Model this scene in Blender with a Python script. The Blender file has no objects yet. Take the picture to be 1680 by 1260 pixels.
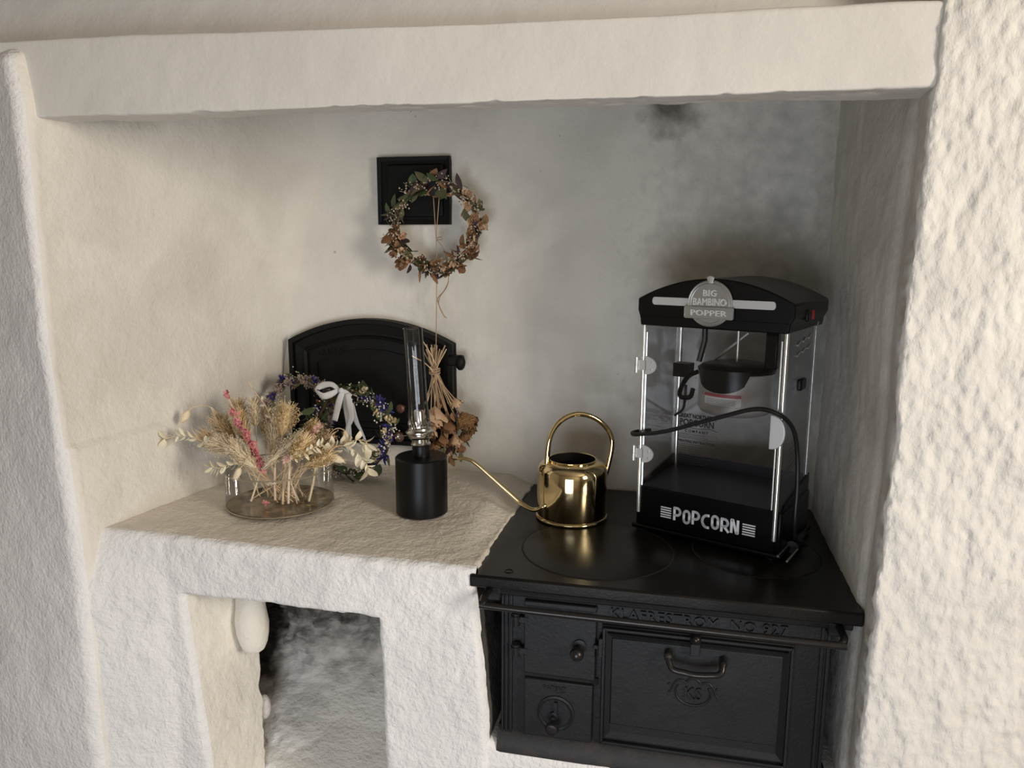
import bpy, bmesh, math, random
import numpy as np
from mathutils import Vector, Matrix, Euler

R = math.radians
PI = math.pi
random.seed(7)
rng = np.random.RandomState(7)
scene = bpy.context.scene
COL = scene.collection

# ------------------------------------------------------------------ camera
FPX = 1247.7
CAM = Vector((0.0, -1.2075, 1.375))
MR = [[0.9757616834472275, 0.21878786078633655, 0.004583567253924754],
      [-0.042035052014129985, 0.16683271330373797, 0.9850887778133919],
      [-0.21476078, 0.96140455, -0.17198573]]
cd = bpy.data.cameras.new('camera'); cam = bpy.data.objects.new('camera', cd); COL.objects.link(cam)
cd.sensor_width = 36.0; cd.lens = 36.0 * FPX / 1680.0; cd.clip_start = 0.02; cd.clip_end = 60
r_, u_, f_ = [Vector(v) for v in MR]
cam.matrix_world = Matrix.Translation(CAM) @ Matrix((r_, u_, -f_)).transposed().to_4x4()
scene.camera = cam

# ------------------------------------------------------------------ world, window light, added low fill, exposure
w = bpy.data.worlds.new('world'); scene.world = w; w.use_nodes = True
w.node_tree.nodes['Background'].inputs[0].default_value = (0.62, 0.68, 0.75, 1)
w.node_tree.nodes['Background'].inputs[1].default_value = 0.05

def area(name, loc, target, sx, sy, power, col):
    l = bpy.data.lights.new(name, 'AREA'); l.shape = 'RECTANGLE'; l.size = sx; l.size_y = sy
    l.energy = power; l.color = col
    o = bpy.data.objects.new(name, l); COL.objects.link(o); o.location = loc
    o.rotation_euler = (Vector(target) - Vector(loc)).to_track_quat('-Z', 'Y').to_euler()
    return o
area('right_window_light', (2.12, -1.55, 1.66), (0.0, -1.55, 1.66), 0.75, 1.05, 44, (1.0, 0.915, 0.80))
area('low_fill_light', (-0.25, -1.95, 0.55), (-0.25, 0.0, 0.62), 0.95, 0.80, 12.5, (0.84, 0.91, 1.0))  # added cool fill floating in the room, no window stands there
scene.view_settings.view_transform = 'Standard'
scene.view_settings.look = 'None'
scene.view_settings.exposure = 0.60
scene.view_settings.gamma = 1.0

def ray(x, y):
    return r_ * ((x - 840) / FPX) - u_ * ((y - 630) / FPX) + f_
def at(x, y, axis, val):
    """point where the line of sight through a photo pixel meets a plane of the place"""
    d = ray(x, y); t = (val - CAM[axis]) / d[axis]
    return CAM + d * t

# ------------------------------------------------------------------ materials
def mat(name, col, rough=0.6, metal=0.0, bump=None, var=None, spec=0.5, sheen=0, emis=None, coat=0, sss=0):
    m = bpy.data.materials.new(name); m.use_nodes = True
    nt = m.node_tree; b = nt.nodes['Principled BSDF']
    c4 = (*col, 1)
    b.inputs['Base Color'].default_value = c4
    b.inputs['Roughness'].default_value = rough
    b.inputs['Metallic'].default_value = metal
    b.inputs['Specular IOR Level'].default_value = spec
    if coat: b.inputs['Coat Weight'].default_value = coat; b.inputs['Coat Roughness'].default_value = 0.12
    tc = nt.nodes.new('ShaderNodeTexCoord')
    if var:
        sc, c2, lo, hi = var
        n = nt.nodes.new('ShaderNodeTexNoise'); n.inputs['Scale'].default_value = sc; n.inputs['Detail'].default_value = 6
        nt.links.new(tc.outputs['Object'], n.inputs['Vector'])
        rp = nt.nodes.new('ShaderNodeValToRGB')
        rp.color_ramp.elements[0].position = lo; rp.color_ramp.elements[0].color = c4
        rp.color_ramp.elements[1].position = hi; rp.color_ramp.elements[1].color = (*c2, 1)
        nt.links.new(n.outputs['Fac'], rp.inputs[0]); nt.links.new(rp.outputs[0], b.inputs['Base Color'])
    prev = None
    for (sc, dist, st) in (bump or []):
        n = nt.nodes.new('ShaderNodeTexNoise'); n.inputs['Scale'].default_value = sc; n.inputs['Detail'].default_value = 5
        nt.links.new(tc.outputs['Object'], n.inputs['Vector'])
        bp = nt.nodes.new('ShaderNodeBump'); bp.inputs['Strength'].default_value = st; bp.inputs['Distance'].default_value = dist
        nt.links.new(n.outputs['Fac'], bp.inputs['Height'])
        if prev: nt.links.new(prev.outputs[0], bp.inputs['Normal'])
        prev = bp
    if prev: nt.links.new(prev.outputs[0], b.inputs['Normal'])
    return m

def thin_glass(name, tint, refl=1.0, rough=0.02, ior=1.5):
    """a thin clear sheet: light passes straight through, its faces mirror by the angle"""
    m = bpy.data.materials.new(name); m.use_nodes = True; nt = m.node_tree
    for n in list(nt.nodes): nt.nodes.remove(n)
    out = nt.nodes.new('ShaderNodeOutputMaterial'); mx = nt.nodes.new('ShaderNodeMixShader')
    tr = nt.nodes.new('ShaderNodeBsdfTransparent'); tr.inputs[0].default_value = (*tint, 1)
    gl = nt.nodes.new('ShaderNodeBsdfGlossy'); gl.inputs['Roughness'].default_value = rough
    fr = nt.nodes.new('ShaderNodeFresnel'); fr.inputs['IOR'].default_value = ior
    mu = nt.nodes.new('ShaderNodeMath'); mu.operation = 'MULTIPLY'; mu.inputs[1].default_value = refl
    nt.links.new(fr.outputs[0], mu.inputs[0]); nt.links.new(mu.outputs[0], mx.inputs[0])
    nt.links.new(tr.outputs[0], mx.inputs[1]); nt.links.new(gl.outputs[0], mx.inputs[2])
    nt.links.new(mx.outputs[0], out.inputs[0])
    return m

def plaster(name, col, col2, rough=0.75, fine=0.6, pits=0.0, stains_shade=(), spec=0.3, scale=1.0, stretch=1.0, specks=False):
    """limewashed plaster; stains = (centre, half sizes, colour, strength) smudges, streaks, tints, and shade painted into the colour"""
    m = bpy.data.materials.new(name); m.use_nodes = True; nt = m.node_tree; b = nt.nodes['Principled BSDF']
    b.inputs['Roughness'].default_value = rough; b.inputs['Specular IOR Level'].default_value = spec
    L = nt.links.new
    geo = nt.nodes.new('ShaderNodeNewGeometry')
    n = nt.nodes.new('ShaderNodeTexNoise'); n.inputs['Scale'].default_value = 5.5; n.inputs['Detail'].default_value = 7
    n.inputs['Distortion'].default_value = 0.6
    L(geo.outputs['Position'], n.inputs['Vector'])
    rp = nt.nodes.new('ShaderNodeValToRGB')
    rp.color_ramp.elements[0].position = 0.38; rp.color_ramp.elements[0].color = (*col2, 1)
    rp.color_ramp.elements[1].position = 0.60; rp.color_ramp.elements[1].color = (*col, 1)
    L(n.outputs['Fac'], rp.inputs[0]); last = rp.outputs[0]
    for (c, h, sc_, k, soft) in stains_shade:
        sub = nt.nodes.new('ShaderNodeVectorMath'); sub.operation = 'SUBTRACT'; sub.inputs[1].default_value = c
        nz = nt.nodes.new('ShaderNodeTexNoise'); nz.inputs['Scale'].default_value = 28 if soft > 0.3 else 90; nz.inputs['Detail'].default_value = 5
        L(geo.outputs['Position'], nz.inputs['Vector'])
        dv = nt.nodes.new('ShaderNodeVectorMath'); dv.operation = 'DIVIDE'; dv.inputs[1].default_value = h
        ln = nt.nodes.new('ShaderNodeVectorMath'); ln.operation = 'LENGTH'
        L(geo.outputs['Position'], sub.inputs[0]); L(sub.outputs[0], dv.inputs[0]); L(dv.outputs[0], ln.inputs[0])
        ad = nt.nodes.new('ShaderNodeMath'); ad.operation = 'MULTIPLY_ADD'; ad.inputs[1].default_value = 1.3 * soft; 
        L(nz.outputs['Fac'], ad.inputs[0]); L(ln.outputs['Value'], ad.inputs[2])
        mr = nt.nodes.new('ShaderNodeMapRange'); mr.inputs['From Min'].default_value = 1.0 + .65 * soft - soft; mr.inputs['From Max'].default_value = 1.0 + .65 * soft
        mr.inputs['To Min'].default_value = k; mr.inputs['To Max'].default_value = 0.0
        L(ad.outputs[0], mr.inputs['Value'])
        mx = nt.nodes.new('ShaderNodeMix'); mx.data_type = 'RGBA'
        L(mr.outputs[0], mx.inputs[0]); L(last, mx.inputs[6]); mx.inputs[7].default_value = (*sc_, 1)
        last = mx.outputs[2]
    if specks:                                                            # small pits with dirt in them
        v = nt.nodes.new('ShaderNodeTexVoronoi'); v.inputs['Scale'].default_value = 26; L(geo.outputs['Position'], v.inputs['Vector'])
        n2 = nt.nodes.new('ShaderNodeTexNoise'); n2.inputs['Scale'].default_value = 5; L(geo.outputs['Position'], n2.inputs['Vector'])
        m1 = nt.nodes.new('ShaderNodeMapRange'); m1.inputs['From Min'].default_value = .48; m1.inputs['From Max'].default_value = .75
        m1.inputs['To Min'].default_value = 0.0; m1.inputs['To Max'].default_value = 0.13; L(n2.outputs['Fac'], m1.inputs['Value'])
        m2 = nt.nodes.new('ShaderNodeMath'); m2.operation = 'LESS_THAN'; L(v.outputs['Distance'], m2.inputs[0]); L(m1.outputs[0], m2.inputs[1])
        m3 = nt.nodes.new('ShaderNodeMath'); m3.operation = 'MULTIPLY'; m3.inputs[1].default_value = 0.45; L(m2.outputs[0], m3.inputs[0])
        mx = nt.nodes.new('ShaderNodeMix'); mx.data_type = 'RGBA'; L(m3.outputs[0], mx.inputs[0]); L(last, mx.inputs[6]); mx.inputs[7].default_value = (0.22, 0.20, 0.18, 1); last = mx.outputs[2]
    L(last, b.inputs['Base Color'])
    prev = None
    mp = nt.nodes.new('ShaderNodeMapping'); mp.inputs['Scale'].default_value = (1, 1, 1 / stretch)
    L(geo.outputs['Position'], mp.inputs['Vector'])
    specs = [(22 * scale, 0.010, 0.35 * fine), (95 * scale, 0.004, 0.55 * fine), (330 * scale, 0.0012, 0.45 * fine)]
    for (s, d, st) in specs:
        nn = nt.nodes.new('ShaderNodeTexNoise'); nn.inputs['Scale'].default_value = s; nn.inputs['Detail'].default_value = 3
        L(mp.outputs[0], nn.inputs['Vector'])
        bp = nt.nodes.new('ShaderNodeBump'); bp.inputs['Strength'].default_value = min(1, st); bp.inputs['Distance'].default_value = d
        L(nn.outputs['Fac'], bp.inputs['Height'])
        if prev: L(prev.outputs[0], bp.inputs['Normal'])
        prev = bp
    if pits:
        vo = nt.nodes.new('ShaderNodeTexVoronoi'); vo.inputs['Scale'].default_value = 75; vo.feature = 'SMOOTH_F1'
        L(mp.outputs[0], vo.inputs['Vector'])
        bp = nt.nodes.new('ShaderNodeBump'); bp.inputs['Strength'].default_value = pits; bp.inputs['Distance'].default_value = 0.006
        L(vo.outputs['Distance'], bp.inputs['Height']); L(prev.outputs[0], bp.inputs['Normal']); prev = bp
    L(prev.outputs[0], b.inputs['Normal'])
    return m

WHITE, WHITE2 = (0.76, 0.72, 0.655), (0.66, 0.625, 0.57)
COOL, COOL2 = (0.86, 0.84, 0.82), (0.80, 0.78, 0.765)
GREY = (0.50, 0.51, 0.50)
M = {}
M['left'] = plaster('plaster_left_wall', (0.80, 0.76, 0.69), (0.72, 0.68, 0.61), stains_shade=[((-0.975, 0.27, 1.50), (0.05, 0.013, 0.036), (0.30, 0.20, 0.08), 0.8, 0.12)], fine=0.8)
M['back'] = plaster('plaster_back_wall', (0.80, 0.77, 0.705), (0.72, 0.69, 0.63), fine=0.55, stains_shade=[
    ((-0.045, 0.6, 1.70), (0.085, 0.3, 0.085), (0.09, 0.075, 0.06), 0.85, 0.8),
    ((0.30, 0.6, 1.25), (0.42, 0.4, 0.76), (0.30, 0.31, 0.295), 0.75, 0.9),  # greys the right part of the wall
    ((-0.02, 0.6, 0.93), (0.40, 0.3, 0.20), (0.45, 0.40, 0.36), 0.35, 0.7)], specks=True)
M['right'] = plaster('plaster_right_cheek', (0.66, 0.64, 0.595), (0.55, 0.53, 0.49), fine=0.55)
M['pier'] = plaster('plaster_right_pier', (0.76, 0.735, 0.685), (0.69, 0.665, 0.62), fine=1.25, pits=0.6, stretch=1.6)
M['front'] = plaster('plaster_front', COOL, COOL2, fine=1.35, scale=1.35)
M['mantel'] = plaster('plaster_mantel', (0.73, 0.705, 0.655), (0.69, 0.665, 0.62), rough=0.5, fine=0.3)
M['hood'] = plaster('plaster_hood', (0.72, 0.70, 0.665), (0.67, 0.65, 0.62), rough=0.6, fine=0.3)
M['shelf'] = plaster('plaster_shelf', (0.86, 0.80, 0.71), (0.77, 0.715, 0.63), fine=1.5, scale=1.3, rough=0.5, spec=0.4)
M['cave'] = plaster('plaster_cave', (0.86, 0.83, 0.77), (0.76, 0.73, 0.68), rough=0.45, fine=1.4, stretch=.5, stains_shade=[((-0.70, 0.4, 0.66), (0.7, 0.7, 0.33), (0.05, 0.042, 0.034), 0.93, 0.55), ((-1.00, 0.40, 0.45), (0.075, 0.4, 0.25), (0.02, 0.015, 0.01), 0.95, 0.5)])  # both dark patches paint shade: the upper hollow and the slit at its left
M['jamb'] = plaster('plaster_jamb', (0.87, 0.83, 0.745), (0.81, 0.77, 0.69), fine=1.0)
M['sootwall'] = plaster('sooty_plaster', (0.05, 0.047, 0.045), (0.13, 0.125, 0.12), fine=1.0)
M['soot'] = mat('soot', (0.012, 0.011, 0.010), 0.95)  # also blackens the added backing that keeps the cavity gap dark
M['room'] = mat('room_plaster', (0.42, 0.39, 0.35), 0.9)
M['floorwood'] = mat('floor_wood', (0.20, 0.13, 0.08), 0.6, var=(3, (0.12, 0.08, 0.05), .4, .6))
M['frame'] = mat('window_frame_paint', (0.75, 0.73, 0.68), 0.5)
M['pane'] = thin_glass('window_pane', (0.98, 0.98, 0.98))

M['iron'] = mat('cast_iron', (0.008, 0.0092, 0.011), 0.46, spec=0.33, bump=[(180, 0.0008, 0.5), (30, 0.002, 0.25)], var=(9, (0.014, 0.015, 0.017), .35, .7))
M['iron_top'] = mat('stove_top_iron', (0.005, 0.0045, 0.004), 0.28, spec=0.27, bump=[(220, 0.0005, 0.35), (14, 0.003, 0.15)], var=(14, (0.011, 0.010, 0.009), .35, .7))
M['iron_dark'] = mat('sooted_iron', (0.004, 0.004, 0.004), 0.55, spec=0.25, bump=[(120, 0.001, 0.5)])
M['iron_rust'] = mat('rusty_iron', (0.012, 0.011, 0.011), 0.6, bump=[(150, 0.001, 0.6)], var=(25, (0.035, 0.021, 0.016), .52, .75))
M['iron_bar'] = mat('polished_iron_bar', (0.030, 0.028, 0.028), 0.28, metal=0.6, bump=[(90, 0.001, 0.25)])
M['brass'] = mat('polished_brass', (0.74, 0.60, 0.34), 0.09, metal=1.0)
M['brass_shade'] = mat('brass_inside_shade', (0.012, 0.010, 0.008), 0.7, metal=0.6)  # near-black brass, the can's inner shade put into the colour
M['lampblack'] = mat('matte_black_metal', (0.003, 0.0033, 0.004), 0.38, spec=0.28)
M['nickel'] = mat('nickel', (0.58, 0.55, 0.50), 0.22, metal=1.0)
M['chimney'] = thin_glass('lamp_chimney_glass', (0.985, 0.98, 0.98), 1.3, 0.045, 1.5)
M['vaseglass'] = thin_glass('vase_glass', (0.975, 0.972, 0.965), 0.6, 0.03, 1.45)
M['vasebase'] = mat('amber_glass_base', (0.46, 0.38, 0.27), 0.15, metal=0.15, bump=[(60, 0.002, 0.6)], var=(30, (0.20, 0.16, 0.11), .42, .6))
M['rimglass'] = mat('glass_rim', (0.40, 0.34, 0.24), 0.10, metal=0.5)
M['acryl'] = thin_glass('smoky_pane', (0.95, 0.955, 0.965), 0.55, 0.08, 1.5)
M['acryl2'] = thin_glass('side_pane', (0.90, 0.90, 0.91), 0.4, 0.15, 1.5)
M['blackplast'] = mat('glossy_black_plastic', (0.002, 0.002, 0.0025), 0.28, spec=0.22)
M['blackcap'] = mat('black_top_cover', (0.003, 0.003, 0.0035), 0.34, spec=0.3)
M['silver'] = mat('silver_plastic', (0.66, 0.67, 0.67), 0.40, metal=0.3)
M['badge'] = mat('pewter_badge', (0.50, 0.51, 0.50), 0.33, metal=0.75)
M['badge_hi'] = mat('badge_letter_metal', (0.78, 0.78, 0.76), 0.45, metal=0.2)
M['alu'] = mat('aluminium_post', (0.78, 0.78, 0.76), 0.25, metal=0.9)
M['steel'] = mat('brushed_steel', (0.62, 0.58, 0.54), 0.32, metal=0.6, bump=[(200, 0.0003, 0.3)])
M['print_white'] = mat('white_print', (0.85, 0.87, 0.90), 0.5)
M['print_black'] = mat('dark_blue_print', (0.012, 0.014, 0.03), 0.6)
M['print_grey'] = mat('grey_print', (0.10, 0.10, 0.11), 0.6)
M['red'] = mat('red_plastic', (0.55, 0.02, 0.02), 0.35)
M['redlabel'] = mat('red_label', (0.35, 0.06, 0.07), 0.5)
M['label'] = mat('pale_label', (0.62, 0.60, 0.57), 0.5)
M['cord'] = mat('black_rubber', (0.010, 0.010, 0.010), 0.42)
M['trayblue'] = mat('slate_tray', (0.035, 0.042, 0.06), 0.35)
M['twine'] = mat('jute_twine', (0.42, 0.29, 0.19), 0.9)
M['ribbon'] = mat('white_satin', (0.80, 0.81, 0.83), 0.38, sheen=1)
M['straw'] = mat('straw', (0.78, 0.60, 0.38), 0.8, var=(60, (0.62, 0.46, 0.27), .4, .6))
M['straw_pale'] = mat('pale_straw', (0.86, 0.75, 0.55), 0.8, var=(80, (0.76, 0.62, 0.42), .4, .6))
M['stalk'] = mat('pinkish_stalk', (0.70, 0.54, 0.40), 0.75)
M['creamleaf'] = mat('bleached_leaf', (0.86, 0.80, 0.62), 0.7, var=(40, (0.78, 0.70, 0.50), .4, .6))
M['gold'] = mat('golden_bloom', (0.74, 0.54, 0.27), 0.8, var=(90, (0.84, 0.68, 0.42), .4, .6))
M['pink'] = mat('dried_pink', (0.62, 0.16, 0.18), 0.75, var=(120, (0.78, 0.42, 0.40), .4, .6))
M['palepink'] = mat('dusty_pink', (0.80, 0.45, 0.42), 0.75, var=(120, (0.82, 0.62, 0.50), .4, .6))
M['olive'] = mat('olive_leaf', (0.085, 0.10, 0.045), 0.7, var=(60, (0.16, 0.15, 0.08), .4, .6))
M['green'] = mat('dark_green_leaf', (0.045, 0.075, 0.03), 0.6, var=(60, (0.10, 0.13, 0.05), .4, .6))
M['brownleaf'] = mat('brown_petal', (0.34, 0.19, 0.09), 0.75, var=(60, (0.20, 0.10, 0.05), .4, .6))
M['deadpurple'] = mat('dark_purple_petal', (0.10, 0.055, 0.06), 0.8, var=(60, (0.05, 0.035, 0.04), .4, .6))
M['rose'] = mat('dried_rose', (0.62, 0.36, 0.15), 0.75, bump=[(6, .08, .8)], var=(50, (0.46, 0.22, 0.08), .35, .62))
M['rosepale'] = mat('pale_dried_rose', (0.74, 0.56, 0.36), 0.75, var=(50, (0.58, 0.34, 0.22), .35, .65))
M['berry'] = mat('gypsophila', (0.80, 0.76, 0.64), 0.7)
M['berry_beige'] = mat('beige_buds', (0.62, 0.52, 0.38), 0.7)
M['blue'] = mat('blue_cornflower', (0.030, 0.026, 0.13), 0.7, var=(120, (0.055, 0.042, 0.22), .4, .6))
M['creamflower'] = mat('cream_button', (0.82, 0.68, 0.42), 0.7)
M['twig'] = mat('twig', (0.12, 0.085, 0.05), 0.85)
M['lilac'] = mat('dry_lilac', (0.30, 0.24, 0.22), 0.8, var=(120, (0.42, 0.33, 0.28), .4, .6))
M['copper'] = mat('copper_knob', (0.16, 0.085, 0.065), 0.5, metal=0.4)

# ------------------------------------------------------------------ noise
def _h(ix, iy, iz):
    n = (ix * 374761393 + iy * 668265263 + iz * 2147483647 + 1013) & 0xffffffff
    n = ((n ^ (n >> 13)) * 1274126177) & 0xffffffff
    n = (n ^ (n >> 16))
    return (n & 0xffff) / 32767.5 - 1.0
def vnoise(p):
    i = np.floor(p).astype(np.int64); f = p - i; f = f * f * (3 - 2 * f)
    out = 0
    for dx in (0, 1):
        wx = f[..., 0] if dx else 1 - f[..., 0]
        for dy in (0, 1):
            wy = f[..., 1] if dy else 1 - f[..., 1]
            for dz in (0, 1):
                wz = f[..., 2] if dz else 1 - f[..., 2]
                out = out + wx * wy * wz * _h(i[..., 0] + dx, i[..., 1] + dy, i[..., 2] + dz)
    return out
def fbm(p, s, octv=4, gain=0.5):
    a, t, o = 1.0, 0, 0
    for k in range(octv):
        o = o + a * vnoise(p * s + 17.3 * k); t += a; a *= gain; s *= 2.03
    return o / t

# ------------------------------------------------------------------ mesh helpers
def tag(o, label=None, cat=None, group=None, kind=None):
    if label: o['label'] = label
    if cat: o['category'] = cat
    if group: o['group'] = group
    if kind: o['kind'] = kind
    return o

def thing(name, loc, label, cat, group=None, rz=0.0):
    o = bpy.data.objects.new(name, None); COL.objects.link(o); o.empty_display_size = 0.03
    o.location = loc; o.rotation_euler = (0, 0, rz)
    return tag(o, label, cat, group)

def put(me, name, parent=None, mw=None, loc=None):
    """link a mesh as an object; mw = its matrix in the parent's space"""
    o = bpy.data.objects.new(name, me); COL.objects.link(o)
    if parent: o.parent = parent
    if mw is not None: o.matrix_local = mw if parent else mw
    elif loc is not None: o.location = loc
    return o

def rootspace(parent):
    """matrix world -> parent's space, from loc/rot of the (un-nested) chain"""
    m = Matrix.Identity(4); chain = []
    p = parent
    while p: chain.append(p); p = p.parent
    for q in reversed(chain):
        m = m @ Matrix.LocRotScale(q.location, q.rotation_euler, q.scale)
    return m.inverted()

class MB:
    def __init__(s): s.v = []; s.f = []
    def add(s, vs, fs):
        n = len(s.v); s.v += [tuple(v) for v in vs]; s.f += [tuple(i + n for i in f) for f in fs]; return s
    def box(s, a, b, mt=None):
        (x0, y0, z0), (x1, y1, z1) = a, b
        vs = [Vector((x, y, z)) for x in (x0, x1) for y in (y0, y1) for z in (z0, z1)]
        if mt: vs = [mt @ v for v in vs]
        return s.add(vs, [(0, 1, 3, 2), (4, 6, 7, 5), (0, 4, 5, 1), (2, 3, 7, 6), (0, 2, 6, 4), (1, 5, 7, 3)])
    def lathe(s, prof, c=(0, 0, 0), n=32, mt=None, close=True):
        vs, fs = [], []
        for (r, z) in prof:
            for k in range(n):
                a = 2 * PI * k / n
                v = Vector((r * math.cos(a), r * math.sin(a), z))
                if mt: v = mt @ v
                vs.append(Vector(c) + v)
        m = len(prof)
        for j in range(m - 1):
            for k in range(n):
                fs.append((j * n + k, j * n + (k + 1) % n, (j + 1) * n + (k + 1) % n, (j + 1) * n + k))
        if close:
            if prof[0][0] > 1e-6: fs.append(tuple(reversed(range(n))))
            if prof[-1][0] > 1e-6: fs.append(tuple((m - 1) * n + k for k in range(n)))
        return s.add(vs, fs)
    def tube(s, path, rad, n=8, closed=False, cap=True):
        P = [Vector(p) for p in path]; m = len(P)
        rr = rad if isinstance(rad, (list, tuple)) else [rad] * m
        vs, fs = [], []; up = None
        for i, p in enumerate(P):
            if closed: t = P[(i + 1) % m] - P[i - 1]
            else: t = P[min(i + 1, m - 1)] - P[max(i - 1, 0)]
            if t.length < 1e-9: t = Vector((0, 0, 1))
            t.normalize()
            if up is None:
                up = Vector((0, 0, 1)) if abs(t.z) < 0.9 else Vector((1, 0, 0))
            a = t.cross(up)
            if a.length < 1e-6: a = t.orthogonal()
            a.normalize(); b = t.cross(a).normalized(); up = -b if False else a.cross(t).normalized()
            for k in range(n):
                q = 2 * PI * k / n
                vs.append(p + (a * math.cos(q) + up * math.sin(q)) * rr[i])
        L = m if closed else m - 1
        for j in range(L):
            for k in range(n):
                a0, b0 = j * n, ((j + 1) % m) * n
                fs.append((a0 + k, b0 + k, b0 + (k + 1) % n, a0 + (k + 1) % n))
        if not closed and cap:
            fs.append(tuple(range(n))); fs.append(tuple((m - 1) * n + k for k in reversed(range(n))))
        return s.add(vs, fs)
    def prism(s, outline, d0, d1, fn):
        """outline of (a,b) pairs swept from depth d0 to d1; fn(a,b,d) -> point"""
        n = len(outline)
        vs = [fn(a, b, d0) for a, b in outline] + [fn(a, b, d1) for a, b in outline]
        fs = [tuple(range(n)), tuple(reversed(range(n, 2 * n)))]
        for k in range(n): fs.append((k, k + n, (k + 1) % n + n, (k + 1) % n))
        return s.add(vs, fs)
    def ball(s, c, r, seg=8, rings=5, sq=(1, 1, 1), mt=None):
        prof = [(max(1e-5, math.sin(PI * j / rings)) * r, -math.cos(PI * j / rings) * r) for j in range(rings + 1)]
        vs, fs = [], []
        for (rr, z) in prof:
            for k in range(seg):
                a = 2 * PI * k / seg
                v = Vector((rr * math.cos(a) * sq[0], rr * math.sin(a) * sq[1], z * sq[2]))
                if mt: v = mt @ v
                vs.append(Vector(c) + v)
        for j in range(rings):
            for k in range(seg):
                fs.append((j * seg + k, j * seg + (k + 1) % seg, (j + 1) * seg + (k + 1) % seg, (j + 1) * seg + k))
        return s.add(vs, fs)
    def octa(s, c, r, sq=(1, 1, 1)):
        c = Vector(c)
        vs = [c + Vector((r * sq[0], 0, 0)), c + Vector((0, r * sq[1], 0)), c - Vector((r * sq[0], 0, 0)), c - Vector((0, r * sq[1], 0)), c + Vector((0, 0, r * sq[2])), c - Vector((0, 0, r * sq[2]))]
        return s.add(vs, [(0, 1, 4), (1, 2, 4), (2, 3, 4), (3, 0, 4), (1, 0, 5), (2, 1, 5), (3, 2, 5), (0, 3, 5)])
    def leaf(s, p, d, nrm, L, W, cup=0.15, curl=0.2):
        """a pointed leaf: 4 cross sections, folded at the midrib and curling"""
        p = Vector(p); d = Vector(d).normalized(); nrm = Vector(nrm)
        sd = d.cross(nrm)
        if sd.length < 1e-5: sd = d.orthogonal()
        sd.normalize(); nn = sd.cross(d).normalized()
        vs = []
        for t, wv in ((0, .06), (.25, .8), (.55, 1.0), (.82, .6), (1, .04)):
            c = p + d * (L * t) - nn * (curl * L * t * t)
            wv *= W / 2
            vs += [c - sd * wv + nn * (cup * W * wv / (W / 2)), c, c + sd * wv + nn * (cup * W * wv / (W / 2))]
        fs = []
        for j in range(4):
            a = j * 3
            fs += [(a, a + 1, a + 4, a + 3), (a + 1, a + 2, a + 5, a + 4)]
        return s.add(vs, fs)
    def mesh(s, name, m, smooth=True):
        me = bpy.data.meshes.new(name); me.from_pydata(s.v, [], s.f); me.update()
        if smooth: me.polygons.foreach_set('use_smooth', [True] * len(me.polygons))
        me.materials.append(M[m] if isinstance(m, str) else m)
        return me
    def build(s, name, m, parent=None, world=False, smooth=True, bevel=0, seg=2, label=None, fix=True, angle=35):
        if not s.v: return None
        vs = [Vector(v) for v in s.v]
        loc = None
        if parent is not None and world:
            inv = rootspace(parent); vs = [inv @ v for v in vs]
        elif parent is None:
            xs = [v.x for v in vs]; ys = [v.y for v in vs]; zs = [v.z for v in vs]
            loc = Vector(((min(xs) + max(xs)) / 2, (min(ys) + max(ys)) / 2, min(zs)))
            vs = [v - loc for v in vs]
        s2 = MB(); s2.v = [tuple(v) for v in vs]; s2.f = s.f
        me = s2.mesh(name, m, smooth)
        if fix:
            bm = bmesh.new(); bm.from_mesh(me); bmesh.ops.recalc_face_normals(bm, faces=bm.faces); bm.to_mesh(me); bm.free()
        o = bpy.data.objects.new(name, me); COL.objects.link(o)
        if parent: o.parent = parent
        if loc: o.location = loc
        if bevel:
            b = o.modifiers.new('bevel', 'BEVEL'); b.width = bevel; b.segments = seg; b.limit_method = 'ANGLE'; b.angle_limit = R(40)
        if smooth:
            try: me.set_sharp_from_angle(angle=R(angle))
            except Exception: pass
        if label: o['label'] = label
        return o

def rot_to(d, up=(0, 0, 1)):
    return Vector(d).to_track_quat('Z', 'Y').to_matrix()

def bez(pts, n=8):
    """smooth Catmull-Rom path through points"""
    P = [Vector(p) for p in pts]; out = []
    Q = [2 * P[0] - P[1]] + P + [2 * P[-1] - P[-2]]
    for i in range(1, len(Q) - 2):
        for k in range(n):
            t = k / n
            out.append(0.5 * ((2 * Q[i]) + (-Q[i - 1] + Q[i + 1]) * t + (2 * Q[i - 1] - 5 * Q[i] + 4 * Q[i + 1] - Q[i + 2]) * t * t + (-Q[i - 1] + 3 * Q[i] - 3 * Q[i + 1] + Q[i + 2]) * t ** 3))
    out.append(P[-1]); return out

def text_mb(txt, size, ext, sx=1.0, spacing=1.0, off=0.0, align='CENTER'):
    c = bpy.data.curves.new('t', 'FONT'); c.body = txt; c.size = size; c.extrude = ext; c.align_x = align; c.align_y = 'CENTER'
    c.space_character = spacing; c.resolution_u = 2; c.offset = off
    o = bpy.data.objects.new('t', c); COL.objects.link(o)
    dg = bpy.context.evaluated_depsgraph_get(); me = bpy.data.meshes.new_from_object(o.evaluated_get(dg))
    b = MB(); b.v = [(v.co.x * sx, v.co.y, v.co.z) for v in me.vertices]; b.f = [tuple(p.vertices) for p in me.polygons]
    bpy.data.objects.remove(o); bpy.data.curves.remove(c); bpy.data.meshes.remove(me)
    return b
def text_front(txt, size, ext, origin, name, m, parent, sx=1.0, spacing=1.0, off=0.0, shear=0.0, world=False, align='CENTER'):
    """raised lettering on a face that looks along -Y; origin is the text centre"""
    b = text_mb(txt, size, ext, sx, spacing, off, align)
    ox, oy, oz = origin
    b.v = [(x + ox, oy - z, y + oz + shear * x) for x, y, z in b.v]
    return b.build(name, m, parent, world=world, smooth=False, fix=False)

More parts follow.
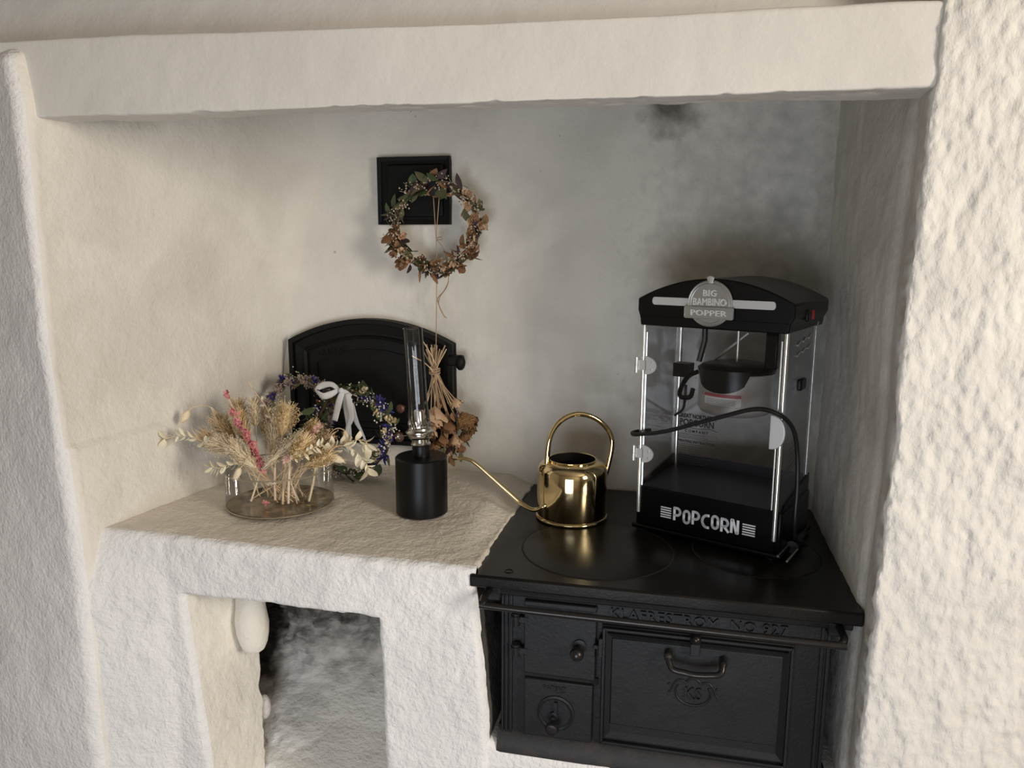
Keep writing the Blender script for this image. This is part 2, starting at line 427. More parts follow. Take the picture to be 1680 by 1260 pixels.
# ------------------------------------------------------------------ plaster sheets
def sheet_disp(P, layers, mask=None):
    """push a grid of points along its normals by fractal noise"""
    du = np.gradient(P, axis=1); dv = np.gradient(P, axis=0)
    n = np.cross(du, dv); n /= (np.linalg.norm(n, axis=2, keepdims=True) + 1e-12)
    d = 0
    for (s, a, o) in layers: d = d + a * fbm(P, s, o)
    if mask is not None: d = d * mask
    return P + n * d[..., None], n
def sheet(name, P, m, drop=None):
    H, W = P.shape[:2]
    me = bpy.data.meshes.new(name)
    c = P.reshape(-1, 3).astype(np.float32)
    loc = np.array([(c[:, 0].min() + c[:, 0].max()) / 2, (c[:, 1].min() + c[:, 1].max()) / 2, c[:, 2].min()])
    idx = np.arange(H * W).reshape(H, W)
    f = np.stack([idx[:-1, :-1], idx[:-1, 1:], idx[1:, 1:], idx[1:, :-1]], -1)
    if drop is not None: f = f[~drop]
    f = f.reshape(-1, 4)
    me.from_pydata((c - loc).tolist(), [], f.tolist()); me.update()
    me.polygons.foreach_set('use_smooth', [True] * len(me.polygons))
    me.materials.append(M[m])
    o = bpy.data.objects.new(name, me); COL.objects.link(o); o.location = loc
    o['kind'] = 'structure'
    return o

def lin(a, b, step): return np.linspace(a, b, max(2, int(abs(b - a) / step) + 1))

# left cheek of the hearth with the pier in front of it, one wall in plan: face, rounded corner, cheek
def ridge_x(z): return np.interp(z, [0.8, 1.0, 1.187, 1.314, 1.497, 1.70, 2.6], [-1.03, -1.055, -1.045, -1.022, -0.965, -0.903, -0.82])
ST = 0.006
zz = lin(0.20, 1.725, 0.007)
face_t = lin(0, 1, 0.02); arc_t = lin(0, 1, 0.06); chk_t = lin(0, 1, 0.0125)
rows = []
for z in zz:
    ang = np.interp(z, [0.3, 0.8, 1.2], [6, 14, 20]); a = R(ang)      # how far the pier's face turns to the left
    cx = np.interp(z, [0.3, 0.72, 0.92, 1.2, 1.62, 1.725], [-1.15, -1.148, -1.157, -1.172, -1.172, -1.185])
    rr = 0.022 if z > 1 else 0.03
    y0 = -0.022
    # corner centre: face tangent to it, cheek starts at x = cx + rr
    pts = []
    fx, fy = cx - rr * math.sin(a), (y0 + rr) - rr * math.cos(a)
    for t in face_t[::-1][:-1]: pts.append((fx - 1.1 * t * math.cos(a), fy + 1.1 * t * math.sin(a)))
    for t in arc_t:
        q = a + (0 - a) * 0 + (PI / 2 + a) * 0
        th = -a + t * (PI / 2 + a)
        pts.append((cx + rr * math.sin(th), (y0 + rr) - rr * math.cos(th)))
    rx = float(ridge_x(z)) + 0.01
    xs0 = cx + rr
    for t in chk_t[1:]:
        y = y0 + rr + t * (0.64 - y0 - rr); s = (y / 0.6)
        bul = np.interp(z, [0.8, 1.0, 1.3], [0.0, 0.015, 0.042]); x = xs0 + (rx - xs0) * s ** np.interp(z, [.8, 1.2], [1.0, 1.15]) + bul * max(0, (min(1, s) - .72) / .28) ** 2
        pts.append((x, y))
    rows.append([(x, y, z) for x, y in pts])
P = np.array(rows)
top = np.clip((P[..., 2] - 1.70) / 0.025, 0, 1)                          # rounded top of the pier
P[..., 1] += 0.02 * top ** 2 * (P[..., 1] < 0.05)
P, _ = sheet_disp(P, [(3.2, 0.010, 3), (14, 0.0035, 3), (60, 0.0010, 2)])
k = len(face_t) - 1 + len(arc_t) // 2 + 2
sheet('wall_left', P[:, k:], 'left')
sheet('wall_pier', P[:, :k + 1], 'front')

# back wall of the hearth
xs = lin(0, 1, 0.0045); zb = lin(0.40, 2.6, 0.007)
rows = []
for z in zb:
    x0 = float(ridge_x(z)) - 0.03; x1 = 0.33
    X = x0 + (x1 - x0) * xs
    Y = np.full_like(X, 0.605)
    dl = np.clip(1 - (X - x0) / 0.14, 0, 1); Y = Y - 0.015 * dl ** 2
    dr = np.clip(1 - (0.30 - X) / 0.05, 0, 2); Y = Y - 0.05 * np.clip(dr, 0, 1.4) ** 2
    sill = np.exp(-((z - 0.84) / 0.04) ** 2) * 0.02
    rows.append(np.stack([X, Y - sill * (X < -0.3), np.full_like(X, z)], -1))
P = np.array(rows)
P, _ = sheet_disp(P, [(3.0, 0.008, 3), (11, 0.004, 3), (55, 0.0008, 2)])
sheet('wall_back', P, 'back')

# right cheek and the rough right pier, one wall in plan
zz = lin(0.20, 2.6, 0.0042)
rows = []
cyv = lin(0.66, 0.02, 0.012); arc = lin(0, 1, 0.12); fcv = np.concatenate([lin(0.0, 0.22, 0.0045), lin(0.225, 0.55, 0.012)])
for z in zz:
    xc = np.interp(z, [0.3, 0.86, 1.12, 1.24, 1.33, 1.41, 1.525, 1.606, 2.6], [.300, .303, .309, .307, .307, .311, .313, .318, .32])
    rr = 0.010; y0 = -0.022; pts = []
    for y in cyv:
        x = np.interp(y, [0.0, 0.06, 0.075, 0.6, 0.7], [xc + .004, xc + 0.010, xc + 0.003, 0.300, .292])
        pts.append((x, y))
    for t in arc: th = t * PI / 2; pts.append((xc + 0.004 + rr * (1 - math.cos(th)), y0 + rr - rr * math.sin(th) + 0.0))
    for d in fcv[1:]:
        bend = max(0, d - 0.16)
        pts.append((xc + 0.004 + rr + d, y0 + 0.9 * bend ** 2 + 0.0))
    rows.append([(x, y, z) for x, y in pts])
P = np.array(rows)
nc = len(cyv)
msk = np.ones(P.shape[:2]); msk[:, :nc] = 0.35
P2 = P.copy(); 
lay = 0.0035 * fbm(P * np.array([1, 1, .6]), 22, 3) + 0.0056 * fbm(P * np.array([1, 1, .55]), 62, 3, .65)
du = np.gradient(P, axis=1); dv = np.gradient(P, axis=0); nn = np.cross(du, dv); nn /= np.linalg.norm(nn, axis=2, keepdims=True) + 1e-12
ridg = 1 - np.abs(fbm(P * np.array([1, 1, .5]), 45, 2)) * 2.2
P = P - nn * ((lay + 0.0022 * np.clip(ridg, 0, 1)) * msk + 0.006 * fbm(P, 3.5, 2))[..., None]
k = nc + 4
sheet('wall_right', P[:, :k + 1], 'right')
sheet('wall_front', P[:, k:], 'pier')

# mantel beam (face, underside, inner side) and the hood above it
prof = []
for t in lin(0, 1, 0.02): prof.append((0.07 + 0.36 * (1 - t), 2.6 + (1.723 - 2.6) * t))             # hood, leaning back
k_hood = len(prof) - 1
for t in lin(0, 1, 0.05)[1:]: prof.append((0.07 - (0.07 - 0.006) * t, 1.723))
for t in lin(0, 1, 0.2)[1:]: th = t * PI / 2; prof.append((0.006 * (1 - math.sin(th)), 1.717 + 0.006 * math.cos(th)))
for z in lin(1.717, 1.606, 0.004)[1:]: prof.append((0.0, z))
for t in lin(0, 1, 0.25)[1:]: th = t * PI / 2; prof.append((0.004 * (1 - math.cos(th)), 1.606 - 0.004 * math.sin(th)))
for y in lin(0.004, 0.060, 0.004)[1:]: prof.append((y, 1.602))
for t in lin(0, 1, 0.25)[1:]: th = t * PI / 2; prof.append((0.060 + 0.004 * math.sin(th), 1.606 - 0.004 * math.cos(th)))
for z in lin(1.606, 1.70, 0.012)[1:]: prof.append((0.064, z))
xm = lin(-1.75, 0.345, 0.006)
P = np.array([[(x, y + 0.0, z) for x in xm] for (y, z) in prof])
top = P[..., 2] > 1.65
P[..., 2] += np.where(P[..., 2] < 1.66, 0, 0.0) + np.interp(P[..., 0], [-1.16, 0.33], [0.013, -0.010]) * np.clip((P[..., 2] - 1.606) / 0.11, 0, 1)
P[..., 2] += np.interp(P[..., 0], [-1.16, 0.33], [0.006, -0.003])
P, nM = sheet_disp(P, [(3.0, 0.006, 2), (16, 0.0018, 3)])
chip = np.clip(fbm(P, 40, 3) - 0.08, 0, 1) * 0.016
edge = np.exp(-((P[..., 2] - 1.604) / 0.008) ** 2) * (P[..., 1] < 0.10)
P[..., 2] += chip * edge * 0.35; P[..., 1] += np.interp(P[..., 0], [0.0, 0.30], [0.0, -0.014]) * (P[..., 1] < 0.05)
sheet('trim_1', P[k_hood:], 'mantel', drop=None)
sheet('wall_hood', P[:k_hood + 1], 'hood')

# front of the shelf block with the fuel opening, rolling over into the shelf top
zt = 0.814
YF = 0.040
OPEN_T = 0.693
prof = []
za = lin(0.12, OPEN_T, 0.0065); zb2 = lin(OPEN_T, zt - 0.016, 0.006)
for z in za: prof.append((YF, z))
for z in zb2[1:]: prof.append((YF, z))
for t in lin(0, 1, 0.16)[1:]: th = t * PI / 2; prof.append((YF + 0.016 * (1 - math.cos(th)), zt - 0.016 + 0.016 * math.sin(th)))
k_sh = len(prof) - 1
for y in lin(YF + 0.016, 0.66, 0.0065)[1:]: prof.append((y, zt + 0.018 * ((y - YF) / 0.58)))
uu = np.concatenate([lin(0, 1, 0.02)[:-1], 1 + lin(0, 1, 0.016)[:-1], 2 + lin(0, 1, 0.03)])
rows = []
for (y, z) in prof:
    xl = np.interp(z, [0.32, 0.696], [-0.916, -0.952]); xr = np.interp(z, [0.38, 0.69], [-0.529, -0.537])
    xe = np.interp(z, [0.515, 0.78], [-0.322, -0.345]) if y < YF + .016 else -0.347
    X = np.interp(uu, [0, 1, 2, 3], [-1.22, xl, xr, xe])
    Y = y + np.interp(X, [-1.22, -1.18, -1.15, -1.10, -0.98], [0.0, -0.040, -0.054, -0.040, 0.0]) * (1 if y < YF + .017 else 0) * np.clip((.84 - z) / .12, 0.3, 1)
    rr = 0.012
    if z < OPEN_T + 0.02 and y == YF:                                   # soft arrises round the opening
        d = np.where(X <= xl, xl - X, np.where(X >= xr, X - xr, 0))
        if z > OPEN_T: d = np.where((X > xl) & (X < xr), z - OPEN_T, np.hypot(d, z - OPEN_T))
        q = np.clip(1 - d / rr, 0, 1); Y = Y + rr * (1 - np.sqrt(1 - q * q))
    if y == YF:
        d = xe - X; q = np.clip(1 - d / 0.015, 0, 1); Y = Y + 0.015 * (1 - np.sqrt(1 - q * q))
    zc = np.full_like(X, z)
    if y < YF + .017: zc = zc + np.interp(X, [-1.1, -0.9, -0.6, -0.33], [0.008, 0.0, 0.0, 0.002]) * np.clip((z - 0.72) / 0.1, 0, 1)
    else: zc = zc + np.interp(X, [-1.1, -0.9, -0.6, -0.33], [0.008, 0.0, 0.0, 0.002]) * np.clip(1 - (y - .056) / .3, 0, 1)
    zc = zc - 0.006 * np.clip((X + 0.95) / 0.6, 0, 1); q = np.clip((X + 0.41) / 0.058, 0, 1); q = q * q * (3 - 2 * q) * np.clip((y - 0.06) / .15, 0, 1)
    if z > 0.80 or y > YF + .017: zc = np.where(zc > 0.803, zc - (zc - 0.803) * q, zc)
    rows.append(np.stack([X, Y, zc], -1))
P = np.array(rows)
P[..., 0] += np.where(P[..., 1] > .06, 0.008 * fbm(P, 35, 3), 0) * np.clip((uu - 2.8) * 5, 0, 1)
shm = np.ones(P.shape[:2]); shm[k_sh:] = 0.55
P, _ = sheet_disp(P, [(5, 0.005, 3), (24, 0.0028, 3), (80, 0.0022, 3)], mask=shm)
drop = np.zeros((P.shape[0] - 1, P.shape[1] - 1), bool)
j0 = len(lin(0, 1, 0.02)) - 1; j1 = j0 + len(lin(0, 1, 0.016)) - 1
drop[:len(za) - 1, j0:j1] = True
OP_L = P[:len(za), j0].copy(); OP_R = P[:len(za), j1].copy(); OP_T = P[len(za) - 1, j0:j1 + 1].copy()
SIDE = P[:, -1].copy()
sheet('wall_lower', P[:k_sh + 1], 'front', drop=drop[:k_sh])
SHELF = P[k_sh:].copy()
fold = P[k_sh:, -1:].copy(); fold[..., 2] = np.minimum(fold[..., 2], .796); fold[..., 0] += .001
sheet('trim_2', np.concatenate([P[k_sh:], fold], 1), 'shelf')

def shelf_z(x, y):
    d = (SHELF[..., 0] - x) ** 2 + (SHELF[..., 1] - y) ** 2
    i = np.argpartition(d.ravel(), 12)[:12]
    return float(SHELF.reshape(-1, 3)[i, 2].max())

# cheeks of the opening
yj = lin(0, 1, 0.03)
cutf = lambda z: float(np.interp(z, [0.1, 0.285, 0.40, 0.478, 0.551, 0.608, 0.70], [.155, .152, .160, .171, .150, .127, .118]))
LJ = [cutf(p[2]) + 0.012 * float(fbm(np.array([[p]]), 30, 3)[0, 0]) for p in OP_L]
jm = np.array([[p + np.array([np.interp(p[2], [.25, .6], [.022, .028]) * t, L_ * t, 0]) for t in yj] for p, L_ in zip(OP_L, LJ)])
jm, _ = sheet_disp(jm, [(7, 0.008, 3), (30, 0.003, 2)], mask=np.minimum(1, yj * 6)[None, :])
sheet('wall_opening_left', jm, 'jamb')
jr = np.array([[p + np.array([0.01 * t, 0.25 * t, 0]) for t in yj] for p in OP_R])
sheet('wall_opening_right', jr, 'jamb')
lt = np.array([[p + np.array([0, 0.10 * t, 0.012 * t]) for t in yj] for p in OP_T])
lt, _ = sheet_disp(lt, [(20, 0.006, 2)], mask=np.minimum(1, yj * 4)[None, :])
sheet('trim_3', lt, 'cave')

# rough whitewashed hollow behind the opening
cu = lin(0, 1, 0.006); cv = lin(0, 1, 0.0045)
rows = []
for t in cv:
    z = 0.76 - 0.72 * t
    y = np.interp(z, [.04, .12, .20, .27, .33, .38, .45, .54, .62, .76], [0.02, 0.10, 0.20, 0.30, 0.36, 0.405, 0.43, 0.43, 0.42, 0.40])
    rows.append([(-1.04 + 0.63 * s + 0.02 * math.sin(5 * t), y - 0.25 * max(0, s - 0.6) ** 1.5 - 0.10 * max(0, 0.3 - s) * max(0, 1 - 1.5 * t), z) for s in cu])
P = np.array(rows)
zz_ = P[..., 2]
rough = np.clip((zz_ - 0.34) * 8, 0.10, 1) + np.clip(1 - (cu[None, :] - .2) * 3.2, 0, 1) * 0.5
ps = P * np.array([1, 1, 2.2])
P[..., 1] += (-0.075 * np.abs(fbm(P, 7, 4)) + 0.030 * fbm(ps, 13, 4) + 0.012 * fbm(ps, 40, 3)) * rough + 0.01
P[..., 2] += 0.014 * fbm(P + 5, 14, 3) * rough
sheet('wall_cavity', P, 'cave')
MB().box((-1.12, 0.14, 0.05), (-1.06, 0.62, 0.74)).box((-1.10, 0.52, 0.05), (-0.42, 0.58, 0.74)).build('added_cavity_backing', 'soot')['kind'] = 'structure'  # black backing added so the gap beside the jamb stays dark
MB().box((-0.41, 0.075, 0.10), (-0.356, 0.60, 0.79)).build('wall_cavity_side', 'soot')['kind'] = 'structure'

# cheek of the shelf block beside the stove, sooty; plinth under the stove
sd = np.array([[p + np.array([-0.004 * t, 0.54 * t, 0]) for t in lin(0, 1, 0.03)] for p in SIDE[:k_sh - 4]])
sd, _ = sheet_disp(sd, [(20, 0.004, 3)], mask=np.minimum(1, lin(0, 1, 0.03) * 10)[None, :])
sheet('wall_stove_side', sd, 'sootwall')
xs = lin(-0.40, 0.33, 0.007); prof = [(0.046, z) for z in lin(0.15, 0.435, 0.008)]
for t in lin(0, 1, 0.2)[1:]: th = t * PI / 2; prof.append((0.046 + 0.02 * (1 - math.cos(th)), 0.435 + 0.02 * math.sin(th)))
for y in lin(0.066, 0.60, 0.012)[1:]: prof.append((y, 0.455))
P = np.array([[(x, y, z + 0.02 * max(0, (-0.28 - x) / 0.06) * (z > .4)) for x in xs] for y, z in prof])
P, _ = sheet_disp(P, [(9, 0.006, 3), (40, 0.002, 2)])
sheet('wall_plinth', P, 'front')

# the rest of the room behind the camera
def plain(name, a, b, m, inv=False):
    o = MB().box(a, b).build(name, m, smooth=False); o['kind'] = 'structure'; return o
plain('floor', (-2.6, -3.05, -0.05), (2.6, 0.7, 0.0), 'floorwood')
plain('ceiling', (-2.6, -3.05, 2.6), (2.6, 0.7, 2.65), 'room')
plain('wall_side', (-2.65, -3.05, 0), (-2.6, 0.7, 2.6), 'room')
# wall with the right-hand window
WY0, WY1, WZ0, WZ1 = -1.85, -1.05, 1.10, 2.22
b = MB().box((2.2, -3.05, 0), (2.6, WY0, 2.6)).box((2.2, WY1, 0), (2.6, 0.7, 2.6)).box((2.2, WY0, 0), (2.6, WY1, WZ0)).box((2.2, WY0, WZ1), (2.6, WY1, 2.6))
b.build('wall_window', 'room', smooth=False)['kind'] = 'structure'
VX0, VX1, VZ0, VZ1 = -0.75, 0.15, 0.18, 1.26
b = MB().box((-2.6, -3.1, 0), (VX0, -3.0, 2.6)).box((VX1, -3.1, 0), (2.6, -3.0, 2.6)).box((VX0, -3.1, 0), (VX1, -3.0, VZ0)).box((VX0, -3.1, VZ1), (VX1, -3.0, 2.6))
b.build('wall_rear', 'room', smooth=False)['kind'] = 'structure'
b = MB(); t = 0.03
b.box((2.16, WY0 - t, WZ0 - t), (2.19, WY1 + t, WZ0)).box((2.16, WY0 - t, WZ1), (2.19, WY1 + t, WZ1 + t)).box((2.16, WY0 - t, WZ0), (2.19, WY0, WZ1)).box((2.16, WY1, WZ0), (2.19, WY1 + t, WZ1))
o = b.build('window_1', 'frame', smooth=False); o['kind'] = 'structure'
b = MB()
b.box((VX0 - t, -2.99, VZ0 - t), (VX1 + t, -2.96, VZ0)).box((VX0 - t, -2.99, VZ1), (VX1 + t, -2.96, VZ1 + t)).box((VX0 - t, -2.99, VZ0), (VX0, -2.96, VZ1)).box((VX1, -2.99, VZ0), (VX1 + t, -2.96, VZ1))
o = b.build('window_2', 'frame', smooth=False); o['kind'] = 'structure'
plain('wall_beside', (0.80, 0.05, 0), (2.25, 0.12, 2.6), 'room')
plain('wall_far', (-2.65, 0.35, 0), (-1.60, 0.42, 2.6), 'room')

# loose plastered stone hanging under the lintel
def stone(name, c, s, seed, label, m='jamb'):
    b = MB(); b.ball(c, 1, 20, 14, s)
    V = np.array(b.v); d = V - np.array(c)
    n = fbm(V + seed, 16, 3)[:, None]
    V = np.array(c) + d * (1 + 0.30 * n)
    V[:, 2] = np.where(V[:, 2] > c[2], c[2] + (V[:, 2] - c[2]) * 1.0, V[:, 2])
    b.v = [tuple(v) for v in V]
    return tag(b.build(name, m), label, 'stone')
c = Vector((-0.880, 0.165, 0.600))
stone('loose_stone', c, (0.036, 0.034, 0.090), 3.0, 'smooth whitewashed stone wedged under the lintel of the low opening, dark crack beside it')
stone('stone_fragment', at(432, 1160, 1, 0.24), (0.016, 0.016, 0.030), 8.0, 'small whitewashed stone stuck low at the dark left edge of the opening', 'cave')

# ------------------------------------------------------------------ cast iron stove
SX0, SX1, SY0, SY1, SZ = -0.352, 0.309, 0.043, 0.597, 0.80
stove = thing('wood_stove', (-0.02, 0.30, 0.45), 'black cast iron wood stove set into the white plaster hearth, with doors and front rail', 'stove')
def S(b, name, m='iron', parent=stove, **k): return b.build(name, m, parent, world=True, **k)
# top plate with slightly wavy plaster-bound edges
out = [(SX0, SY0), (SX1, SY0 - 0.002), (0.309, SY1), (SX0 + 0.004, SY1)]
S(MB().prism([(-0.356, 0.038), (0.309, 0.036), (0.307, 0.600), (-0.348, 0.600)], 0.776, 0.80, lambda a, b_, d: Vector((a, b_, d))), 'top_plate', 'iron_top', bevel=0.004)
def ring_plate(cx, cy, r, name):
    z = 0.8003
    S(MB().lathe([(0.0001, z - .003), (r, z - .003), (r, z + 0.0006), (r - 0.002, z + 0.0012), (0.0001, z + 0.0012)], (cx, cy, 0), 72), name, 'iron_top')
    S(MB().lathe([(r + 0.0002, z - .004), (r + 0.0024, z - .004), (r + 0.0024, z + 0.0003), (r + 0.0002, z + 0.0003)], (cx, cy, 0), 72, close=False), 'groove', 'soot')
pts = [at(*q, 2, 0.80) for q in [(858, 905), (900, 935), (985, 953), (1060, 944)]]
A = np.array([[2 * p.x, 2 * p.y, 1] for p in pts]); bb = np.array([p.x ** 2 + p.y ** 2 for p in pts])
sol = np.linalg.lstsq(A, bb, rcond=None)[0]; rc = math.sqrt(sol[2] + sol[0] ** 2 + sol[1] ** 2)
print('hotplate', sol, rc)
ring_plate(sol[0], sol[1], rc, 'hotplate')
ring_plate(0.158, 0.262, 0.118, 'hotplate')
p = at(835, 937, 2, .80)
S(MB().lathe([(0.0085, 0.7995), (0.0085, 0.8012), (0.0070, 0.8012), (0.0070, 0.7995)], (p.x, p.y, 0), 24, close=False), 'stamp_ring', 'iron_top')
# lip moulding under the plate, body
FY = 0.062
S(MB().box((-0.330, 0.048, 0.762), (0.296, 0.12, 0.777)), 'lip', 'iron', bevel=0.003)
S(MB().box((-0.303, FY + 0.004, 0.470), (0.268, 0.585, 0.768)), 'body', 'iron', bevel=0.002)
# corner ribs, left and right
for x in (-0.301, -0.293, -0.285): S(MB().box((x, FY - 0.002, 0.478), (x + 0.0045, FY + 0.01, 0.762)), 'corner_rib', 'iron', bevel=0.001)
for x in (0.250, 0.260): S(MB().box((x, FY - 0.002, 0.478), (x + 0.006, FY + 0.01, 0.762)), 'corner_rib', 'iron', bevel=0.001)
# flared skirt at the foot
pr = [(0.070, 0.490), (0.060, 0.482), (0.053, 0.466), (0.049, 0.455), (0.049, 0.446), (0.09, 0.446), (0.09, 0.49)]
S(MB().prism([(a, b_) for a, b_ in pr], -0.308, 0.274, lambda a, b_, d: Vector((d, a, b_))), 'skirt', 'iron_rust')
# raised strip over the fire door
S(MB().box((-0.258, FY - 0.006, 0.742), (-0.126, FY + 0.01, 0.752)), 'strip', 'iron', bevel=0.002)
# fire door with its hinges, knob and latch
fd = MB().box((-0.257, FY - 0.010, 0.613), (-0.126, FY + 0.004, 0.734)).build('fire_door', 'iron', stove, world=True, bevel=0.002)
def sub(b, name, par, m='iron', **k): return b.build(name, m, par, world=True, **k)
for z in (0.716, 0.655):
    h = MB().box((-0.279, FY - 0.012, z - 0.004), (-0.250, FY + 0.004, z + 0.006)).lathe([(0.0075, -0.012), (0.0075, 0.012)], (-0.272, FY - 0.008, z), 14).lathe([(0.0095, 0.002), (0.0095, 0.007)], (-0.272, FY - 0.008, z), 14)
    sub(h, 'hinge', fd, 'iron', angle=30)
pk = at(948, 1068, 1, FY - 0.02)
ym = Matrix.Rotation(R(90), 3, 'X')
sub(MB().lathe([(0.0125, 0), (0.0125, 0.004), (0.006, 0.006), (0.005, 0.014)], (pk.x + .002, FY - 0.010, pk.z + 0.005), 20, mt=ym), 'knob_stem', fd)
sub(MB().ball((pk.x, FY - 0.032, pk.z), 0.0125, 16, 10), 'knob', fd, 'iron_bar')
sub(MB().box((-0.130, FY - 0.016, 0.678), (-0.112, FY - 0.004, 0.686)).box((-0.121, FY - 0.018, 0.664), (-0.113, FY - 0.002, 0.700)), 'latch', fd, 'iron', bevel=0.0015)
S(MB().box((-0.258, FY - 0.0005, 0.600), (-0.121, FY + 0.006, 0.613)), 'air_gap', 'soot')
# ash door with draught wheel
ad = MB().box((-0.256, FY - 0.009, 0.488), (-0.130, FY + 0.004, 0.602)).build('ash_door', 'iron', stove, world=True, bevel=0.002)
ac = at(912, 1170, 1, FY - 0.01)
sub(MB().lathe([(0.0345, 0), (0.0345, 0.003), (0.031, 0.0045), (0.0275, 0.003), (0.0275, 0.0015), (0.0001, 0.0015)], (ac.x, FY - 0.009, ac.z), 40, mt=ym), 'draught_wheel', ad)
sub(MB().box((ac.x - 0.003, FY - 0.016, ac.z - 0.004), (ac.x + 0.003, FY - 0.009, ac.z + 0.024)).lathe([(0.008, 0), (0.008, .006), (.004, .008), (.004, .016)], (ac.x - .003, FY - 0.009, ac.z - 0.004), 16, mt=ym), 'draught_pin', ad)
sub(MB().lathe([(0.004, 0), (0.0095, 0.003), (0.0125, 0.008), (0.0125, 0.011), (0.010, 0.015), (0.005, 0.016), (0.0001, 0.0155)], (ac.x - 0.003, FY - 0.024, ac.z - 0.017), 24, mt=ym), 'knob', ad, 'iron_bar')
sub(MB().tube([(ac.x + 0.010 * math.cos(0) - 0.013 + 0.026 * k / 8 - 0.006, FY - 0.009, ac.z + 0.0445 - 0.003 * math.sin(PI * k / 8)) for k in range(9)], 0.0012, 5), 'moulding', ad)
text_front('PATENT', 0.012, 0.0016, (ac.x - 0.003, FY - 0.0095, ac.z + 0.049), 'lettering', 'iron', ad, sx=1.0, world=True)
# oven door: frame, recessed panel
OX0, OX1, OZ0, OZ1 = -0.116, 0.209, 0.487, 0.722
od = MB().box((OX0, FY - 0.006, OZ0), (OX1, FY + 0.004, OZ1)).build('oven_door', 'iron', stove, world=True, bevel=0.002)
def frame(x0, x1, z0, z1, w_, ya, yb, slope):
    """four mitred bars, thick outside and thin inside"""
    b = MB(); o_ = [(x0, z0), (x1, z0), (x1, z1), (x0, z1)]; i_ = [(x0 + w_, z0 + w_), (x1 - w_, z0 + w_), (x1 - w_, z1 - w_), (x0 + w_, z1 - w_)]
    for k in range(4):
        l = (k + 1) % 4
        vs = [(o_[k][0], ya, o_[k][1]), (o_[l][0], ya, o_[l][1]), (i_[l][0], ya + slope, i_[l][1]), (i_[k][0], ya + slope, i_[k][1])]
        vs += [(v[0], yb, v[2]) for v in vs]
        b.add(vs, [(0, 1, 2, 3), (7, 6, 5, 4), (0, 4, 5, 1), (1, 5, 6, 2), (2, 6, 7, 3), (3, 7, 4, 0)])
    return b
sub(frame(OX0 + .002, OX1 - .002, OZ0 + 0.008, OZ1 - .002, 0.005, FY - 0.015, FY - 0.004, 0.0), 'door_frame', od, bevel=0.001)
sub(frame(OX0 + .010, OX1 - .010, OZ0 + 0.020, OZ1 - .012, 0.011, FY - 0.012, FY - 0.005, 0.007), 'door_moulding', od)
sub(MB().box((OX0 + .018, FY - 0.0085, OZ0 + 0.045), (OX1 - .018, FY - 0.003, OZ1 - .022)), 'door_panel', od, bevel=0.002)
# oven handle
h0 = at(1096, 1078, 1, FY - 0.02); h1 = at(1186, 1090, 1, FY - 0.02); hc = at(1140, 1106, 1, FY - .035)
path = bez([(h0.x, FY - 0.008, h0.z + .004), (h0.x, FY - 0.026, h0.z + 0.002), (h0.x + 0.008, FY - 0.036, h0.z - 0.012), (h0.x + 0.028, FY - 0.038, hc.z + .002), (hc.x, FY - 0.038, hc.z), (h1.x - 0.024, FY - 0.038, hc.z + .002), (h1.x - 0.005, FY - 0.036, h1.z - 0.010), (h1.x, FY - 0.026, h1.z + 0.002), (h1.x, FY - 0.008, h1.z + 0.003)], 7)
sub(MB().tube(path, [0.0068 if i < 8 or i > len(path) - 9 else 0.0055 for i in range(len(path))], 12), 'oven_handle', od, 'iron_bar')
sub(MB().ball((h0.x, FY - 0.024, h0.z + .003), 0.0078, 12, 8), 'handle_boss', od, 'iron_rust')
lt_ = at(1141, 1058, 1, FY - 0.02)
sub(MB().box((lt_.x - 0.008, FY - 0.020, lt_.z - 0.022), (lt_.x + 0.008, FY - 0.006, lt_.z)).lathe([(0.009, 0), (0.011, 0.006), (0.009, 0.012)], (lt_.x, FY - 0.012, lt_.z), 16), 'catch', od, 'iron', bevel=0.001)
sub(MB().ball((lt_.x + 0.001, FY - 0.020, lt_.z + 0.010), 0.008, 12, 8), 'catch_knob', od, 'iron_bar')
# emblem
ec = at(1137, 1137, 1, FY - 0.01)
b = MB()
b.tube([(ec.x + 0.030 * math.cos(t), FY - 0.0095, ec.z + 0.024 * math.sin(t)) for t in np.linspace(R(150), R(390), 30)], 0.0022, 6)
b.tube([(ec.x + 0.012 * math.cos(t), FY - 0.0095, ec.z + 0.016 + 0.011 * math.sin(t)) for t in np.linspace(R(20), R(160), 12)], 0.0020, 6)
for s_ in (-1, 1):
    b.tube(bez([(ec.x + s_ * 0.012, FY - .0095, ec.z + .018), (ec.x + s_ * .024, FY - .0095, ec.z + .022), (ec.x + s_ * .033, FY - .0095, ec.z + .014), (ec.x + s_ * .037, FY - .0095, ec.z + .003), (ec.x + s_ * .042, FY - .0095, ec.z - .004)], 4), 0.0018, 6)
    b.ball((ec.x + s_ * .041, FY - .0095, ec.z + .012), 0.0025, 8, 5)
sub(b, 'emblem', od)
text_front('KS', 0.033, 0.0032, (ec.x, FY - 0.0095, ec.z - 0.002), 'emblem_letters', 'iron', od, sx=0.85, world=True)
text_front('KLAFRESTRÖM  NO 927', 0.0265, 0.0030, (0.047, FY + 0.002, 0.7415), 'lettering', 'iron', stove, sx=1.02, spacing=1.06, world=True)
